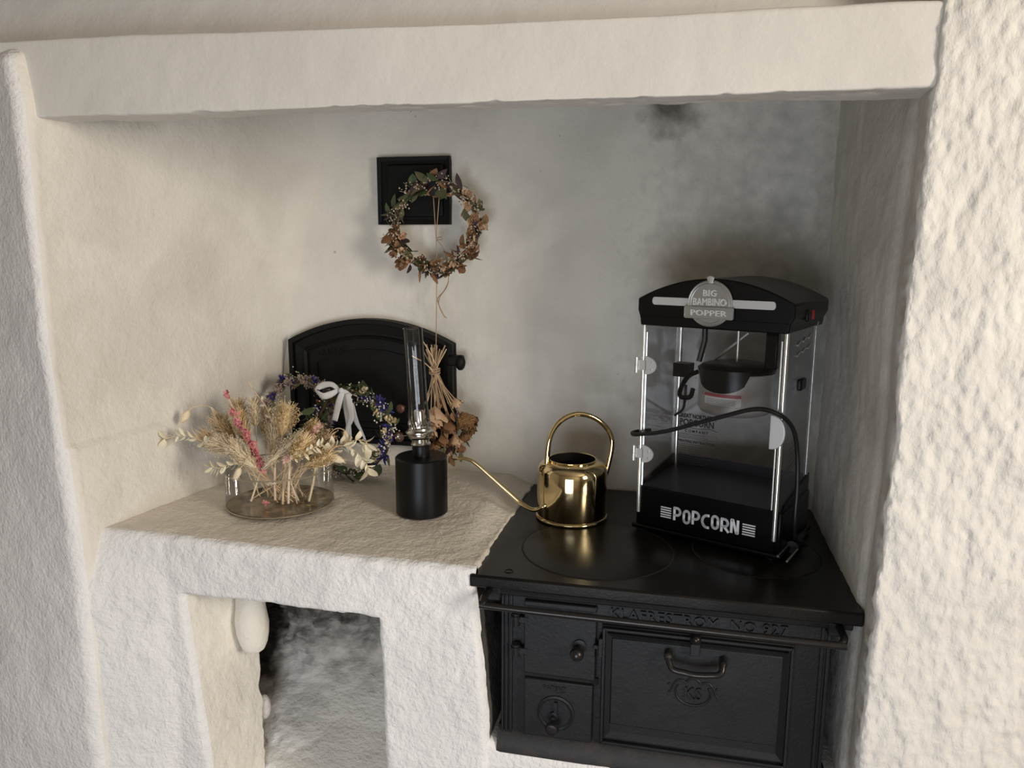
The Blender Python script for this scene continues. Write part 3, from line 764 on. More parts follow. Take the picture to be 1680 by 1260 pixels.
# towel rail
rb = [(x, y, z + .008 * (y < .03)) for x, y, z in [(-0.318, 0.060, 0.772), (-0.321, 0.040, 0.770), (-0.322, 0.012, 0.762), (-0.318, 0.002, 0.757), (-0.300, 0.000, 0.754), (-0.02, 0.0, 0.7525), (0.252, 0.0, 0.751), (0.268, 0.002, 0.753), (0.275, 0.012, 0.758), (0.274, 0.040, 0.768), (0.272, 0.062, 0.771)]]
S(MB().tube(bez(rb, 6), 0.0062, 12), 'rail', 'iron_bar')
for x in (-0.312, 0.268): S(MB().box((x - 0.012, 0.046, 0.750), (x + 0.012, 0.066, 0.776)), 'rail_bracket', 'iron', bevel=0.003)

# ------------------------------------------------------------------ arched iron oven door in the back wall
az0, azc, azp, ax0, ax1, ay = 0.885, 1.148, 1.206, -0.990, -0.548, 0.583
def arch(x0, x1, z0, zc, zp, n=22):
    o = [(x0, z0), (x1, z0)]
    for k in range(n + 1):
        t = k / n; x = x1 + (x0 - x1) * t
        o.append((x, zc + (zp - zc) * (1 - (2 * t - 1) ** 2)))
    return o
oven = thing('oven_door', ((ax0 + ax1) / 2, ay, az0), 'large black iron bake oven door with arched top in the back wall above the shelf', 'oven door')
fn = lambda a, b_, d: Vector((a, d, b_))
MB().prism(arch(ax0, ax1, az0, azc, azp), ay + .004, ay + 0.06, fn).build('plate', 'iron_dark', oven, world=True, smooth=False)
def arch_rim(x0, x1, z0, zc, zp, w_, ya, yb, name, m, slope=0.0):
    a, i = arch(x0, x1, z0, zc, zp), arch(x0 + w_, x1 - w_, z0 + w_, zc - w_ * .7, zp - w_)
    n = len(a); vs = [(x, ya, z) for x, z in a] + [(x, ya + slope, z) for x, z in i] + [(x, yb, z) for x, z in a] + [(x, yb, z) for x, z in i]
    fs = []
    for k in range(n):
        l = (k + 1) % n
        fs += [(k, l, n + l, n + k), (k, 2 * n + k, 2 * n + l, l), (n + k, n + l, 3 * n + l, 3 * n + k)]
    return MB().add(vs, fs).build(name, m, oven, world=True, smooth=False)
arch_rim(ax0, ax1, az0, azc, azp, 0.012, ay - 0.012, ay + 0.01, 'frame', 'iron_dark')
arch_rim(ax0 + .014, ax1 - .014, az0 + .014, azc - .012, azp - .014, 0.022, ay - 0.002, ay + 0.01, 'inner_frame', 'iron_dark', 0.006)
arch_rim(ax0 + .040, ax1 - .040, az0 + .03, azc - .026, azp - .044, 0.007, ay - 0.006, ay + 0.01, 'panel_rim', 'iron_dark', 0.004)
arch_rim(ax0 + .070, ax1 - .070, az0 + .05, azc - .056, azp - .078, 0.003, ay - 0.001, ay + 0.01, 'inner_rim', 'iron_dark')
text_front('GUSTAF', 0.022, 0.001, (ax0 + 0.115, ay + 0.003, azc - 0.028), 'lettering', 'iron_dark', oven, shear=0.22, world=True)
hp = at(756, 592, 1, 0.57)
MB().box((ax1 - 0.01, 0.560, hp.z - 0.012), (hp.x + .004, 0.59, hp.z + .012)).ball((hp.x, 0.567, hp.z - .004), 0.013, 12, 8, (1, 1, 1.5)).build('hinge', 'iron_dark', oven, world=True, bevel=.003)
for q, r0 in (((658, 670), .011), ((656, 716), .013)):
    p = at(*q, 1, 0.565)
    MB().lathe([(0.005, -.02), (0.005, 0.006), (r0, 0.009), (r0, 0.014), (r0 * .6, 0.018), (0.0001, 0.018)], (p.x, 0.572, p.z), 18, mt=ym).build('knob', 'copper', oven, world=True, label='dull copper knob')

# ------------------------------------------------------------------ soot hatch
hx0, hx1, hz0, hz1, hy = -0.742, -0.556, 1.438, 1.598, 0.592
hatch = thing('soot_hatch', ((hx0 + hx1) / 2, hy, hz0), 'small square black iron soot hatch high in the back wall, behind the hanging wreath', 'hatch')
MB().box((hx0, hy, hz0), (hx1, hy + 0.03, hz1)).build('plate', 'iron_dark', hatch, world=True, bevel=0.008)
def rectframe(x0, x1, z0, z1, w_, ya, yb, name, m):
    return frame(x0, x1, z0, z1, w_, ya, yb, 0.002).build(name, m, hatch, world=True)
rectframe(hx0 + .002, hx1, hz0, hz1, 0.010, hy - 0.006, hy + 0.01, 'frame', 'iron_dark')
MB().box((hx0 + .030, hy - 0.010, hz0 + .018), (hx1 - .016, hy, hz1 - .018)).build('door', 'iron_dark', hatch, world=True, bevel=0.004)
kp = at(714, 310, 1, 0.545)
MB().lathe([(0.006, -0.01), (0.006, 0.028), (0.016, 0.032), (0.0185, 0.038), (0.016, 0.044), (0.0001, 0.046)], (kp.x, hy - .012, kp.z), 24, mt=ym).build('knob', 'iron', hatch, world=True)
KY = hy - 0.03

# ------------------------------------------------------------------ small builders for dried flowers
def rnd(a, b): return random.uniform(a, b)
def leaf_mesh(name, m, L, W, cup=.2, curl=.25):
    return MB().leaf((0, 0, 0), (0, 0, 1), (0, -1, 0), L, W, cup, curl).mesh(name, m)
def aim(p, d, roll=0.0, sc=1.0):
    """matrix whose +Z points along d"""
    q = Vector(d).normalized().to_track_quat('Z', 'Y').to_matrix()
    q = q @ Matrix.Rotation(roll, 3, 'Z')
    return Matrix.Translation(Vector(p)) @ q.to_4x4() @ Matrix.Scale(sc, 4)
def rose_mesh(name, m, r, seed, petals=9, lng=1.0):
    rs = random.Random(seed); b = MB()
    for k in range(petals):
        lay = k / petals; a = k * 2.4; R0 = r * (0.35 + 0.65 * lay); op = 0.15 + 0.75 * lay
        vs = []
        for i in range(5):
            t = i / 4
            for j in range(5):
                s = (j - 2) / 2; ang = a + s * (0.95 - 0.25 * t) 
                rad = R0 * (math.sin(t * 1.7) * .95 + 0.08) * (1 + op * 0.35 * t) + rs.uniform(-.13, .13) * r * (t + .2)
                zz_ = r * lng * (1.7 * t * (1.05 - 0.25 * lay) - 0.30 * abs(s) ** 2 * t) + rs.uniform(-.15, .15) * r * (t + .2)
                vs.append((rad * math.cos(ang), rad * math.sin(ang), zz_))
        fs = [(i * 5 + j, i * 5 + j + 1, (i + 1) * 5 + j + 1, (i + 1) * 5 + j) for i in range(4) for j in range(4)]
        b.add(vs, fs)
    return b.mesh(name, m)
def burst_mesh(name, m, r, n, seed, w_=0.28, flat=0.5):
    """spiky flower head: n narrow petals"""
    rs = random.Random(seed); b = MB()
    for k in range(n):
        a = rs.uniform(0, 2 * PI); e = rs.uniform(0.05, 1.35)
        d = Vector((math.cos(a) * math.cos(e), math.sin(a) * math.cos(e), math.sin(e) * flat + 0.1))
        b.leaf((0, 0, 0), d, (0.1, 0, 1), r * rs.uniform(.7, 1.1), r * w_, .2, .1)
    return b.mesh(name, m)
def plume_mesh(name, m, L, W, n, seed, fuzz=0.5, tip=0.4, rad=0.0006, beads=0.0):
    """feathery head along +Z: a core of fine hairs"""
    rs = random.Random(seed); b = MB()
    for k in range(n):
        t = rs.random(); a = rs.uniform(0, 2 * PI)
        env = math.sin(PI * min(1, (t * (1 - tip) + tip * .45))) ** 0.7
        z0 = L * t * 0.85; r0 = W * .12
        p0 = Vector((math.cos(a) * r0, math.sin(a) * r0, z0))
        p1 = p0 + Vector((math.cos(a) * W * env * rs.uniform(.6, 1), math.sin(a) * W * env * rs.uniform(.6, 1), L * rs.uniform(.12, .32) * (fuzz + .3)))
        sd = Vector((-math.sin(a), math.cos(a), 0)) * rad * 1.6
        pm = (p0 + p1) / 2 + Vector((math.cos(a), math.sin(a), 0)) * W * 0.10
        b.add([p0 - sd, p0 + sd, pm + sd, p1, pm - sd], [(0, 1, 2, 4), (4, 2, 3)])
        if beads and rs.random() < .6: b.octa(p1, beads * rs.uniform(.7, 1.2))
    b.lathe([(0.0004, 0), (W * .30, L * .15), (W * .36, L * .45), (W * .28, L * .8), (0.0004, L * .98)], (0, 0, 0), 7)
    return b.mesh(name, m)
def bunny_mesh(name, m, L, W, seed):
    rs = random.Random(seed); b = MB()
    b.lathe([(W * .15, 0), (W * .42, L * .18), (W * .5, L * .42), (W * .42, L * .7), (W * .2, L * .93), (0.0005, L)], (0, 0, 0), 10)
    for k in range(70):
        t = rs.random(); a = rs.uniform(0, 2 * PI); r0 = W * .44 * math.sin(PI * (0.12 + .8 * t)) ** .6
        p0 = Vector((math.cos(a) * r0, math.sin(a) * r0, L * t)); p1 = p0 + Vector((math.cos(a) * W * .22, math.sin(a) * W * .22, L * .14))
        sd = Vector((-math.sin(a), math.cos(a), 0)) * 0.0006
        b.add([p0 - sd, p0 + sd, p1], [(0, 1, 2)])
    return b.mesh(name, m)
def bead_cluster(b, c, spread, n, r, rs):
    for k in range(n):
        b.octa(Vector(c) + Vector((rs.gauss(0, spread), rs.gauss(0, spread), rs.gauss(0, spread))), r * rs.uniform(.7, 1.25))

LEAF = {m: [leaf_mesh('leaf_' + m, m, 1.0, w_, .15, c_) for (w_, c_) in ((.46, .25), (.68, .1), (.36, -.2))] for m in ('olive', 'green', 'brownleaf', 'creamleaf', 'deadpurple')}

def wreath(name, c, r, nrm, up, label, recipe, seed, tube=0.007, rx=1.0):
    """ring of twigs with leaves, flowers and buds; nrm faces the viewer"""
    rs = random.Random(seed)
    nrm = Vector(nrm).normalized(); up = (Vector(up) - nrm * Vector(up).dot(nrm)).normalized(); rt = up.cross(nrm)
    c = Vector(c)
    root = thing(name, c - up * r, label, 'wreath')
    lo = lambda v: Vector(v) - root.location
    pos = lambda a, dr=0, dn=0: c + rt * (math.cos(a) * (r * rx + dr)) + up * (math.sin(a) * (r + dr)) + nrm * dn
    b = MB()
    for q in range(3):
        b.tube([lo(pos(2 * PI * k / 48, tube * .4 * math.cos(5 * 2 * PI * k / 48 + q * 2.1), tube * .5 * math.sin(5 * 2 * PI * k / 48 + q * 2.1))) for k in range(48)], tube * .30, 6, closed=True)
    b.build('ring', 'twig', root)
    beads = {}
    for (kind, n, a0, a1, size, m) in recipe:
        for k in range(n):
            a = R(a0 + (a1 - a0) * ((k + rs.uniform(.1, .9)) / n)); q = rs.uniform(0, 2 * PI)
            off = rs.uniform(.3, 1.0) * tube * 1.25
            p = pos(a, math.cos(q) * off, abs(math.sin(q)) * off)
            tang = -rt * math.sin(a) + up * math.cos(a); radd = rt * math.cos(a) + up * math.sin(a)
            s = size * rs.uniform(.75, 1.2)
            if kind == 'leaf':
                d = tang * rs.choice((-1, 1, 1)) * rs.uniform(.5, 1) + radd * math.cos(q) * rs.uniform(.3, .9) + nrm * rs.uniform(.1, .6)
                put(rs.choice(LEAF[m]), 'leaf', root, aim(lo(p), d, rs.uniform(-.9, .9), s))
            elif kind == 'rose':
                d = nrm * rs.uniform(.5, 1) + radd * rs.uniform(-.5, .9) + tang * rs.uniform(-.4, .4)
                put(ROSE[m][rs.randrange(3)], 'flower', root, aim(lo(p), d, rs.uniform(0, 6), s))
            elif kind == 'burst':
                d = nrm + radd * rs.uniform(-.6, .9) + tang * rs.uniform(-.4, .4)
                put(BURST[m][rs.randrange(2)], 'flower', root, aim(lo(p), d, rs.uniform(0, 6), s))
            else:
                bb_ = beads.setdefault(m, MB()); bead_cluster(bb_, lo(p + nrm * tube * .8), 0.0075, int(rs.uniform(5, 10)), size, rs)
                e = lo(p + nrm * tube * .8)
                for _ in range(2): bb_.tube([lo(p), e + Vector((rs.gauss(0, .006), rs.gauss(0, .006), rs.gauss(0, .006)))], 0.0004, 3)
    for m, bb_ in beads.items():
        o = bb_.build('buds', m, root, fix=False); o['kind'] = 'stuff'
    return root, pos
ROSE = {m: [rose_mesh('rose_' + m, m, 1.0, s, 6, 1.0) for s in (1, 2, 3)] for m in ('rosepale', 'rose', 'brownleaf', 'creamflower', 'palepink')}
BURST = {m: [burst_mesh('burst_' + m, m, 1.0, 22, s) for s in (4, 5)] for m in ('blue', 'deadpurple', 'lilac', 'brownleaf')}

# hanging wreath on the hatch knob
wc = at(716, 371, 1, 0.545)
wr1, wpos = wreath('dried_wreath', wc, 0.099, (0.05, -1, 0.02), (0, 0, 1), 'brown and olive dried flower wreath hanging from the soot hatch knob', [
    ('leaf', 34, 0, 360, .038, 'olive'), ('leaf', 18, 60, 250, .034, 'green'), ('leaf', 26, 180, 360, .034, 'brownleaf'),
    ('leaf', 16, -60, 100, .032, 'brownleaf'), ('rose', 9, 190, 350, .011, 'rosepale'), ('rose', 6, -40, 50, .012, 'rosepale'),
    ('rose', 12, 180, 350, .013, 'brownleaf'), ('burst', 8, 0, 360, .018, 'deadpurple'), ('leaf', 16, 0, 360, .034, 'deadpurple'),
    ('bud', 44, 0, 360, .0023, 'berry_beige')], 11, tube=0.0125)
# twine looped over the knob with bow and loose tails
twy = KY - 0.004
tw = thing('hanging_twine', at(716, 600, 1, twy), 'thin jute twine looped over the hatch knob, running down to the rose bunch', 'twine')
def twl(pts, rad=0.0011): return MB().tube(bez([at(x, y, 1, yy) for x, y, yy in pts], 5), rad, 5)
twl([(710, 306, twy), (711.5, 330, twy - .0), (714, 370, twy), (716, 391, twy)]).build('loop_strand', 'twine', tw, world=True)
twl([(721, 306, twy), (720, 330, twy), (717, 370, twy), (716, 391, twy)]).build('loop_strand', 'twine', tw, world=True)
twl([(716, 391, twy), (716.5, 450, twy - .012), (716, 520, twy - .015), (715, 606, twy - .028)]).build('main_strand', 'twine', tw, world=True)
twl([(716, 391, twy - .002), (724, 389, twy - .006), (725, 393, twy - .006), (717, 393, twy - .002)], .0014).build('knot', 'twine', tw, world=True)
twl([(716, 393, twy), (727, 406, twy), (733, 425, twy), (736, 455, twy - .015), (733, 471, twy - .02), (722, 487, twy - .01), (720, 500, twy), (727, 516, twy), (733, 522, twy)], .0012).build('tail_strand', 'twine', tw, world=True)
twl([(736, 462, twy - .01), (728, 478, twy - .01), (718, 490, twy), (722, 505, twy), (730, 521, twy)], .0012).build('tail_strand', 'twine', tw, world=True)

# ------------------------------------------------------------------ hanging bunch of dried roses
by = 0.535
bt = at(713, 609, 1, by)
bunch = thing('rose_bunch', at(730, 745, 1, by), 'bunch of brown dried roses hanging upside down on twine before the oven door', 'flowers')
rs = random.Random(5)
heads = [(713, 683, .027, 'rosepale', .515), (704, 706, .017, 'rosepale', .505), (764, 690, .026, 'rose', .53), (748, 660, .013, 'rosepale', .54), (738, 700, .018, 'brownleaf', .525),
         (726, 722, .015, 'brownleaf', .52), (747, 722, .016, 'rosepale', .53), (762, 715, .015, 'brownleaf', .54), (733, 740, .012, 'rosepale', .53), (714, 730, .013, 'brownleaf', .52),
         (755, 735, .012, 'brownleaf', .54), (770, 705, .014, 'rose', .545), (722, 662, .012, 'brownleaf', .54)]
R2 = {m: [rose_mesh('large_rose_' + m, m, 1.0, s, 15, 1.15) for s in (21, 22)] for m in ('rosepale', 'rose', 'brownleaf')}
for i, (x, y, r, m, yy) in enumerate(heads):
    p = at(x, y, 1, yy)
    d = (p - bt).normalized() + Vector((rs.uniform(-.2, .2), -.25, rs.uniform(-.2, .0)))
    o = put(R2[m][i % 2], 'rose', bunch, aim(p - bunch.location - d.normalized() * r * .9, d, rs.uniform(0, 6), r))
    # stem from above the tie, through it, to the head
    fan = Vector(((i - 6) * 0.0042 + rs.uniform(-.004, .004), rs.uniform(-.012, .012), rs.uniform(.045, .066)))
    MB().tube(bez([bt + fan, bt + fan * .4, bt + Vector(((i - 6) * .0011, rs.uniform(-.006, .006), 0)), bt.lerp(p, .5) + Vector((0, -.004, 0)), p - d.normalized() * r * .8], 5), [0.0019] * 5 + [0.0015] * 16, 5).build('stem', 'twine', bunch, world=True)
for i in range(8):
    fan = Vector((rs.uniform(-.034, .034), rs.uniform(-.012, .008), rs.uniform(.03, .062)))
    e = bt + Vector((rs.uniform(-.03, .05), rs.uniform(-.02, .01), -rs.uniform(.06, .12)))
    MB().tube(bez([bt + fan, bt + fan * .35, bt + Vector((rs.uniform(-.006, .006), rs.uniform(-.006, .006), 0)), e], 5), 0.0013, 5).build('stem', 'straw', bunch, world=True)
for k in range(3):
    z = bt.z - .004 + k * .0045
    MB().tube([(bt.x + .0125 * math.cos(t), bt.y + .0105 * math.sin(t), z + .002 * math.sin(t + k)) for t in np.linspace(0, 2 * PI, 20, endpoint=False)], 0.0021, 6, closed=True).build('tie', 'twine', bunch, world=True)
for i in range(80):
    x, y = rs.uniform(700, 775), rs.uniform(655, 752)
    if abs(x - 735) / 42 + abs(y - 705) / 60 > 1.1: continue
    p = at(x, y, 1, rs.uniform(.515, .55)) - bunch.location
    mm = rs.choice(['brownleaf', 'brownleaf', 'olive', 'deadpurple', 'brownleaf'])
    put(rs.choice(LEAF[mm]), 'leaf', bunch, aim(p, (rs.uniform(-.6, .6), rs.uniform(-.6, .1), -1), rs.uniform(0, 6), rs.uniform(.014, .028)))
for (x0, y0, x1, y1) in ((712, 608, 676, 584), (712, 612, 690, 590), (716, 600, 694, 560)):
    MB().tube(bez([at(x0, y0, 1, by - .01), at((x0 + x1) / 2, (y0 + y1) / 2 - 2, 1, by - .02), at(x1, y1, 1, by - .025)], 5), 0.0012, 5).build('stem', 'straw', bunch, world=True)

# ------------------------------------------------------------------ two flower crowns leaning against the oven
c2 = at(577, 708, 1, 0.47)
z2 = shelf_z(c2.x, 0.43)
wr2, pos2 = wreath('flower_crown', c2, 0.097, (0.05, -1, 0.28), (0, 0.28, 1), 'green flower crown with blue and white blooms, leaning on the oven door', [
    ('leaf', 30, 0, 360, .034, 'green'), ('leaf', 26, 60, 280, .040, 'green'), ('leaf', 16, 0, 360, .034, 'olive'), ('burst', 8, -60, 70, .021, 'blue'), ('burst', 5, 80, 300, .018, 'blue'),
    ('rose', 9, -70, 80, .011, 'creamflower'), ('rose', 3, 130, 280, .008, 'creamflower'), ('burst', 4, 100, 170, .014, 'brownleaf'), ('bud', 30, -80, 90, .0025, 'berry'), ('bud', 12, 90, 280, .0023, 'berry')], 23, tube=0.0115)
c3 = at(492, 675, 1, 0.50)
wr3, pos3 = wreath('flower_crown', c3, 0.078, (0.25, -1, 0.3), (0, 0.3, 1), 'faded lilac and dark blue flower crown leaning in the corner behind the glass bowl', [
    ('burst', 40, 0, 360, .015, 'lilac'), ('burst', 12, 0, 360, .019, 'blue'), ('leaf', 26, 0, 360, .028, 'olive'), ('bud', 34, 0, 360, .0020, 'berry_beige'), ('burst', 8, 0, 120, .013, 'lilac')], 31, tube=0.0095)

# satin ribbon bow on the crown
rib = thing('ribbon_bow', at(560, 720, 1, 0.42), 'white satin ribbon bow with long tails tied on the green flower crown', 'ribbon')
def strip(pts, wd, name, twist=None):
    P = bez([at(x, y, 1, yy) for x, y, yy in pts], 6); n = len(P); b = MB(); vs = []
    for i, p in enumerate(P):
        t = (P[min(i + 1, n - 1)] - P[max(0, i - 1)]).normalized()
        tw_ = 0 if twist is None else np.interp(i / (n - 1), np.linspace(0, 1, len(twist)), twist)
        view = Vector((.28, -1, .1)).normalized(); s = t.cross(view).normalized(); s = (Matrix.Rotation(R(float(tw_)), 3, t) @ s)
        wdd = wd if not isinstance(wd, list) else float(np.interp(i / (n - 1), np.linspace(0, 1, len(wd)), wd))
        for k in (-1, -.5, 0, .5, 1): vs.append(p + s * (wdd / 2) * k - view * (.0 - .0012 * (1 - k * k)))
    fs = [(i * 5 + k, i * 5 + k + 1, i * 5 + k + 6, i * 5 + k + 5) for i in range(n - 1) for k in range(4)]
    o = b.add(vs, fs).build(name, 'ribbon', rib, world=True, fix=False)
    m = o.modifiers.new('s', 'SOLIDIFY'); m.thickness = 0.0005; return o
ry = 0.432
strip([(556, 640, ry), (545, 631, ry + .006), (530, 632, ry + .012), (520, 638, ry + .008), (520, 645, ry - .004)], [.010, .013, .016, .014, .010], 'loop', [50, 30, 10, 40, 70])
strip([(520, 643, ry - .004), (530, 650, ry - .012), (542, 647, ry - .008), (556, 640, ry)], [.011, .016, .016, .010], 'loop', [40, 10, 0, 20])
strip([(558, 641, ry), (566, 644, ry - .002), (576, 651, ry)], [.010, .014, .012], 'loop', [10, 0, 0])
strip([(562, 642, ry - .004), (556, 660, ry - .012), (549, 690, ry - .016)], [.012, .016, .015], 'tail', [0, 10, 20])
strip([(570, 645, ry - .004), (574, 665, ry - .012), (576, 685, ry - .012), (570, 705, ry - .01), (572, 740, ry - .008)], [.012, .016, .016, .012, .015], 'tail', [0, 10, 20, 30, 10])
strip([(566, 645, ry), (567, 670, ry - .006), (572, 700, ry - .004), (574, 738, ry - .002)], [.010, .012, .013, .012], 'tail', [30, 20, 20, 30])
strip([(577, 662, ry), (584, 690, ry - .006), (592, 706, ry - .008), (599, 722, ry - .004)], [.012, .013, .010, .009], 'tail', [20, 20, 40, 50])
MB().ball(at(560, 641, 1, ry - .004), 0.0065, 10, 7, (1, .8, 1.1)).build('knot', 'ribbon', rib, world=True)

# ------------------------------------------------------------------ oil lamp
lx, ly = -0.533, 0.290; lz = shelf_z(lx, ly - .02) + 0.001
lamp = thing('oil_lamp', (lx, ly, lz), 'matte black cylindrical oil lamp with nickel burner and tall clear chimney on the shelf', 'oil lamp')
H = 0.946 - lz - 0.003; rb_ = 0.0555
MB().lathe([(0.0001, 0), (rb_ - .003, 0), (rb_, 0.003), (rb_, H - 0.003), (rb_ - 0.003, H), (0.0001, H)], n=56).build('oil_tank', 'lampblack', lamp)
MB().lathe([(0.019, H - .001), (0.019, H + 0.023), (0.0001, H + .023)], n=36).build('neck', 'lampblack', lamp)
Z = H + 0.022
MB().lathe([(0.0165, Z), (0.0205, Z + .002), (0.0215, Z + .005), (0.0185, Z + .009), (0.0190, Z + .014), (0.0235, Z + .018), (0.0265, Z + .024), (0.0265, Z + .027), (0.0305, Z + .030), (0.0305, Z + .033), (0.0255, Z + .036), (0.0245, Z + .040), (0.0210, Z + .042), (0.0210, Z + .046), (0.018, Z + .048), (0.0001, Z + .048)], n=36).build('burner', 'nickel', lamp)
b = MB()
for k in range(22):
    a = 2 * PI * k / 22; rr = .0232
    b.octa((rr * math.cos(a), rr * math.sin(a), Z + .0215), .0022); b.tube([(.0222 * math.cos(a), .0222 * math.sin(a), Z + .041), (.0235 * math.cos(a), .0235 * math.sin(a), Z + .050), (.0222 * math.cos(a + .14), .0222 * math.sin(a + .14), Z + .056), (.0222 * math.cos(a + .28), .0222 * math.sin(a + .28), Z + .041)], .0008, 4)
b.build('burner_gallery', 'nickel', lamp)
MB().lathe([(0.010, Z + .048), (0.0105, Z + .075), (0.0085, Z + .078), (0.0001, Z + .078)], n=20).build('wick_tube', 'nickel', lamp)
MB().tube([(-0.03, 0, Z + .022), (-0.046, -.004, Z + .020)], 0.0014, 6).lathe([(0.006, 0), (0.007, .0015), (0.006, .003)], (-0.046, -.004, Z + .020), 14, mt=Matrix.Rotation(R(-90), 3, 'Y')).build('wick_wheel', 'nickel', lamp)
CT = 1.216 - lz
LEAN = Matrix.Translation((0, 0, H + .02)) @ Matrix.Rotation(R(-3.2), 4, 'Y') @ Matrix.Translation((0, 0, -H - .02))
for ch_ in lamp.children:
    if ch_.name.split('.')[0] in ('burner', 'burner_gallery', 'wick_tube', 'wick_wheel'): ch_.matrix_local = LEAN
MB().lathe([(0.0215, Z + .043), (0.0225, Z + .052), (0.0228, Z + .065), (0.0205, Z + .085), (0.0202, Z + .12), (0.0202, CT)], n=40, close=False).build('glass_chimney', 'chimney', lamp, fix=False).matrix_local = LEAN
MB().tube([(0.0202 * math.cos(2 * PI * k / 40), 0.0202 * math.sin(2 * PI * k / 40), CT) for k in range(40)], 0.0009, 6, closed=True).build('chimney_rim', 'chimney', lamp, fix=False).matrix_local = LEAN

# ------------------------------------------------------------------ watering can
pf = at(937, 868, 2, 0.8015); rcb = 0.079
dv = (pf - CAM); dv.z = 0; dv.normalize(); cc = pf + dv * rcb
can = thing('watering_can', (cc.x, cc.y, 0.8016), 'shiny brass watering can with long thin spout and hoop handle on the stove top', 'watering can')
r = rcb
ztop = 0.132
prof = [(0.0001, 0.0), (r - .004, 0.0), (r - .001, .001), (r, .004), (r - .001, .0065), (r - .004, .008), (r - .003, .012), (r - .003, ztop - .030)]
for t in (15, 30, 45, 60, 75, 90): th = R(t); prof.append((r - .003 - .024 * (1 - math.cos(th)), ztop - .030 + .026 * math.sin(th)))
prof += [(0.0525, ztop - .0005), (0.051, ztop), (0.0495, ztop - .001)]
MB().lathe(prof, n=80, close=False).build('body', 'brass', can, angle=50)
MB().lathe([(0.0495, ztop - .001), (0.0493, ztop - .02), (0.074, ztop - .035), (0.074, 0.005), (0.0001, 0.004)], n=48, close=False).build('inside', 'brass_shade', can)
fh = R(200); hd = Vector((math.cos(fh), math.sin(fh), 0)); hd_side = Vector((-hd.y, hd.x, 0))
# spout: leaves the body low on the front side, dips, climbs, and bends level at the tip
cy_ = cc.y - .045
sp = [at(x, y, 1, yy) - can.location for x, y, yy in [(905, 822, cc.y - .03), (893, 830, cy_ - .012), (882, 836, cy_ - .010), (870, 835, cy_ - .006), (852, 823, cy_), (828, 802, cy_), (800, 777, cy_), (784, 763, cy_), (772, 755, cy_), (758, 751.5, cy_), (745, 753, cy_)]]
path = bez(sp, 5)
MB().tube(path, [float(v) for v in np.linspace(0.0052, 0.0042, len(path))], 14).build('spout', 'brass', can)
# hoop handle
hA = at(897, 762, 1, cc.y - .030) - can.location; hT = at(951, 679, 1, cc.y) - can.location; hB = at(992, 792, 1, cc.y + .02) - can.location; hR = at(1004, 722, 1, cc.y + .025) - can.location
hL = at(903, 716, 1, cc.y - .025) - can.location; hTR = at(984, 691, 1, cc.y + .015) - can.location; hTL = at(922, 689, 1, cc.y - .012) - can.location
path = bez([hA + Vector((0, .006, -.022)), hA, hL, hTL, hT, hTR, hR, hB + Vector((.002, 0, .02)), hB + Vector((-.010, 0, -.006))], 9)
MB().tube(path, 0.0056, 14).build('handle', 'brass', can)

# ------------------------------------------------------------------ popcorn machine
TH = R(-23)
O = Vector((-0.0769, 0.3383, 0.8012))
pop = thing('popcorn_machine', O, 'black countertop popcorn machine with clear smoky panels and silver badge on the stove top', 'popcorn machine', rz=TH)
W_, D_ = 0.290, 0.185
ZB, ZC = 0.097, 0.436
def Pn(b, name, m, parent=pop, **k): return b.build(name, m, parent, **k)
base = Pn(MB().box((-0.004, 0.006, 0.010), (W_ + .006, D_ + 0.012, ZB - .004)), 'base', 'blackplast', bevel=0.004)
Pn(MB().box((0.006, -0.0015, 0.014), (W_ - .003, 0.006, ZB)), 'front_panel', 'blackplast', bevel=0.002)
Pn(MB().box((-0.008, -0.006, 0.004), (W_ + .012, D_ + 0.018, 0.014)), 'foot_tray', 'blackplast', bevel=0.003)
for x in (0.01, W_ - .01):
    for y in (0.006, D_): Pn(MB().lathe([(0.010, 0), (0.011, .002), (0.011, 0.006)], (x, y, 0), 16), 'foot', 'cord')
# side skirts rising to the back
for x in (0.0, W_ + .001):
    Pn(MB().prism([(0.012, ZB - .006), (D_ + .01, ZB - .006), (D_ + .01, ZB + 0.030), (0.03, ZB + .004)], x - .002, x + .002, lambda a, b_, d: Vector((d, a, b_))), 'side_skirt', 'blackplast', smooth=False)
Pn(MB().box((0.004, D_ + .004, ZB - .01), (W_ - .004, D_ + .008, ZB + 0.028)), 'back_skirt', 'trayblue')
Pn(MB().add([(0.004, 0.010, ZB - .003), (W_ - .004, 0.010, ZB - .003), (W_ - .004, D_ + .003, ZB + .004), (0.004, D_ + .003, ZB + .004)], [(0, 1, 2, 3)]), 'tray', 'trayblue')
# POPCORN lettering drawn in strokes, with speed lines
def strokes(segs, w_, ox, oz, sx, sz, b, y=-0.0016):
    for pts in segs:
        P = [Vector((ox + x * sx, 0, oz + z * sz)) for x, z in pts]
        for i in range(len(P) - 1):
            a, c = P[i], P[i + 1]; d = (c - a)
            if d.length < 1e-7: continue
            d.normalize(); n_ = Vector((-d.z, 0, d.x)) * w_ / 2; e = d * w_ * .30
            q = [a - e + n_, c + e + n_, c + e - n_, a - e - n_]
            b.add([(v.x, y, v.z) for v in q] + [(v.x, y - .0006, v.z) for v in q], [(0, 1, 2, 3), (7, 6, 5, 4), (0, 4, 5, 1), (1, 5, 6, 2), (2, 6, 7, 3), (3, 7, 4, 0)])
def arcp(cx, cz, rx, rz, a0, a1, n=10): return [(cx + rx * math.cos(R(a0 + (a1 - a0) * k / n)), cz + rz * math.sin(R(a0 + (a1 - a0) * k / n))) for k in range(n + 1)]
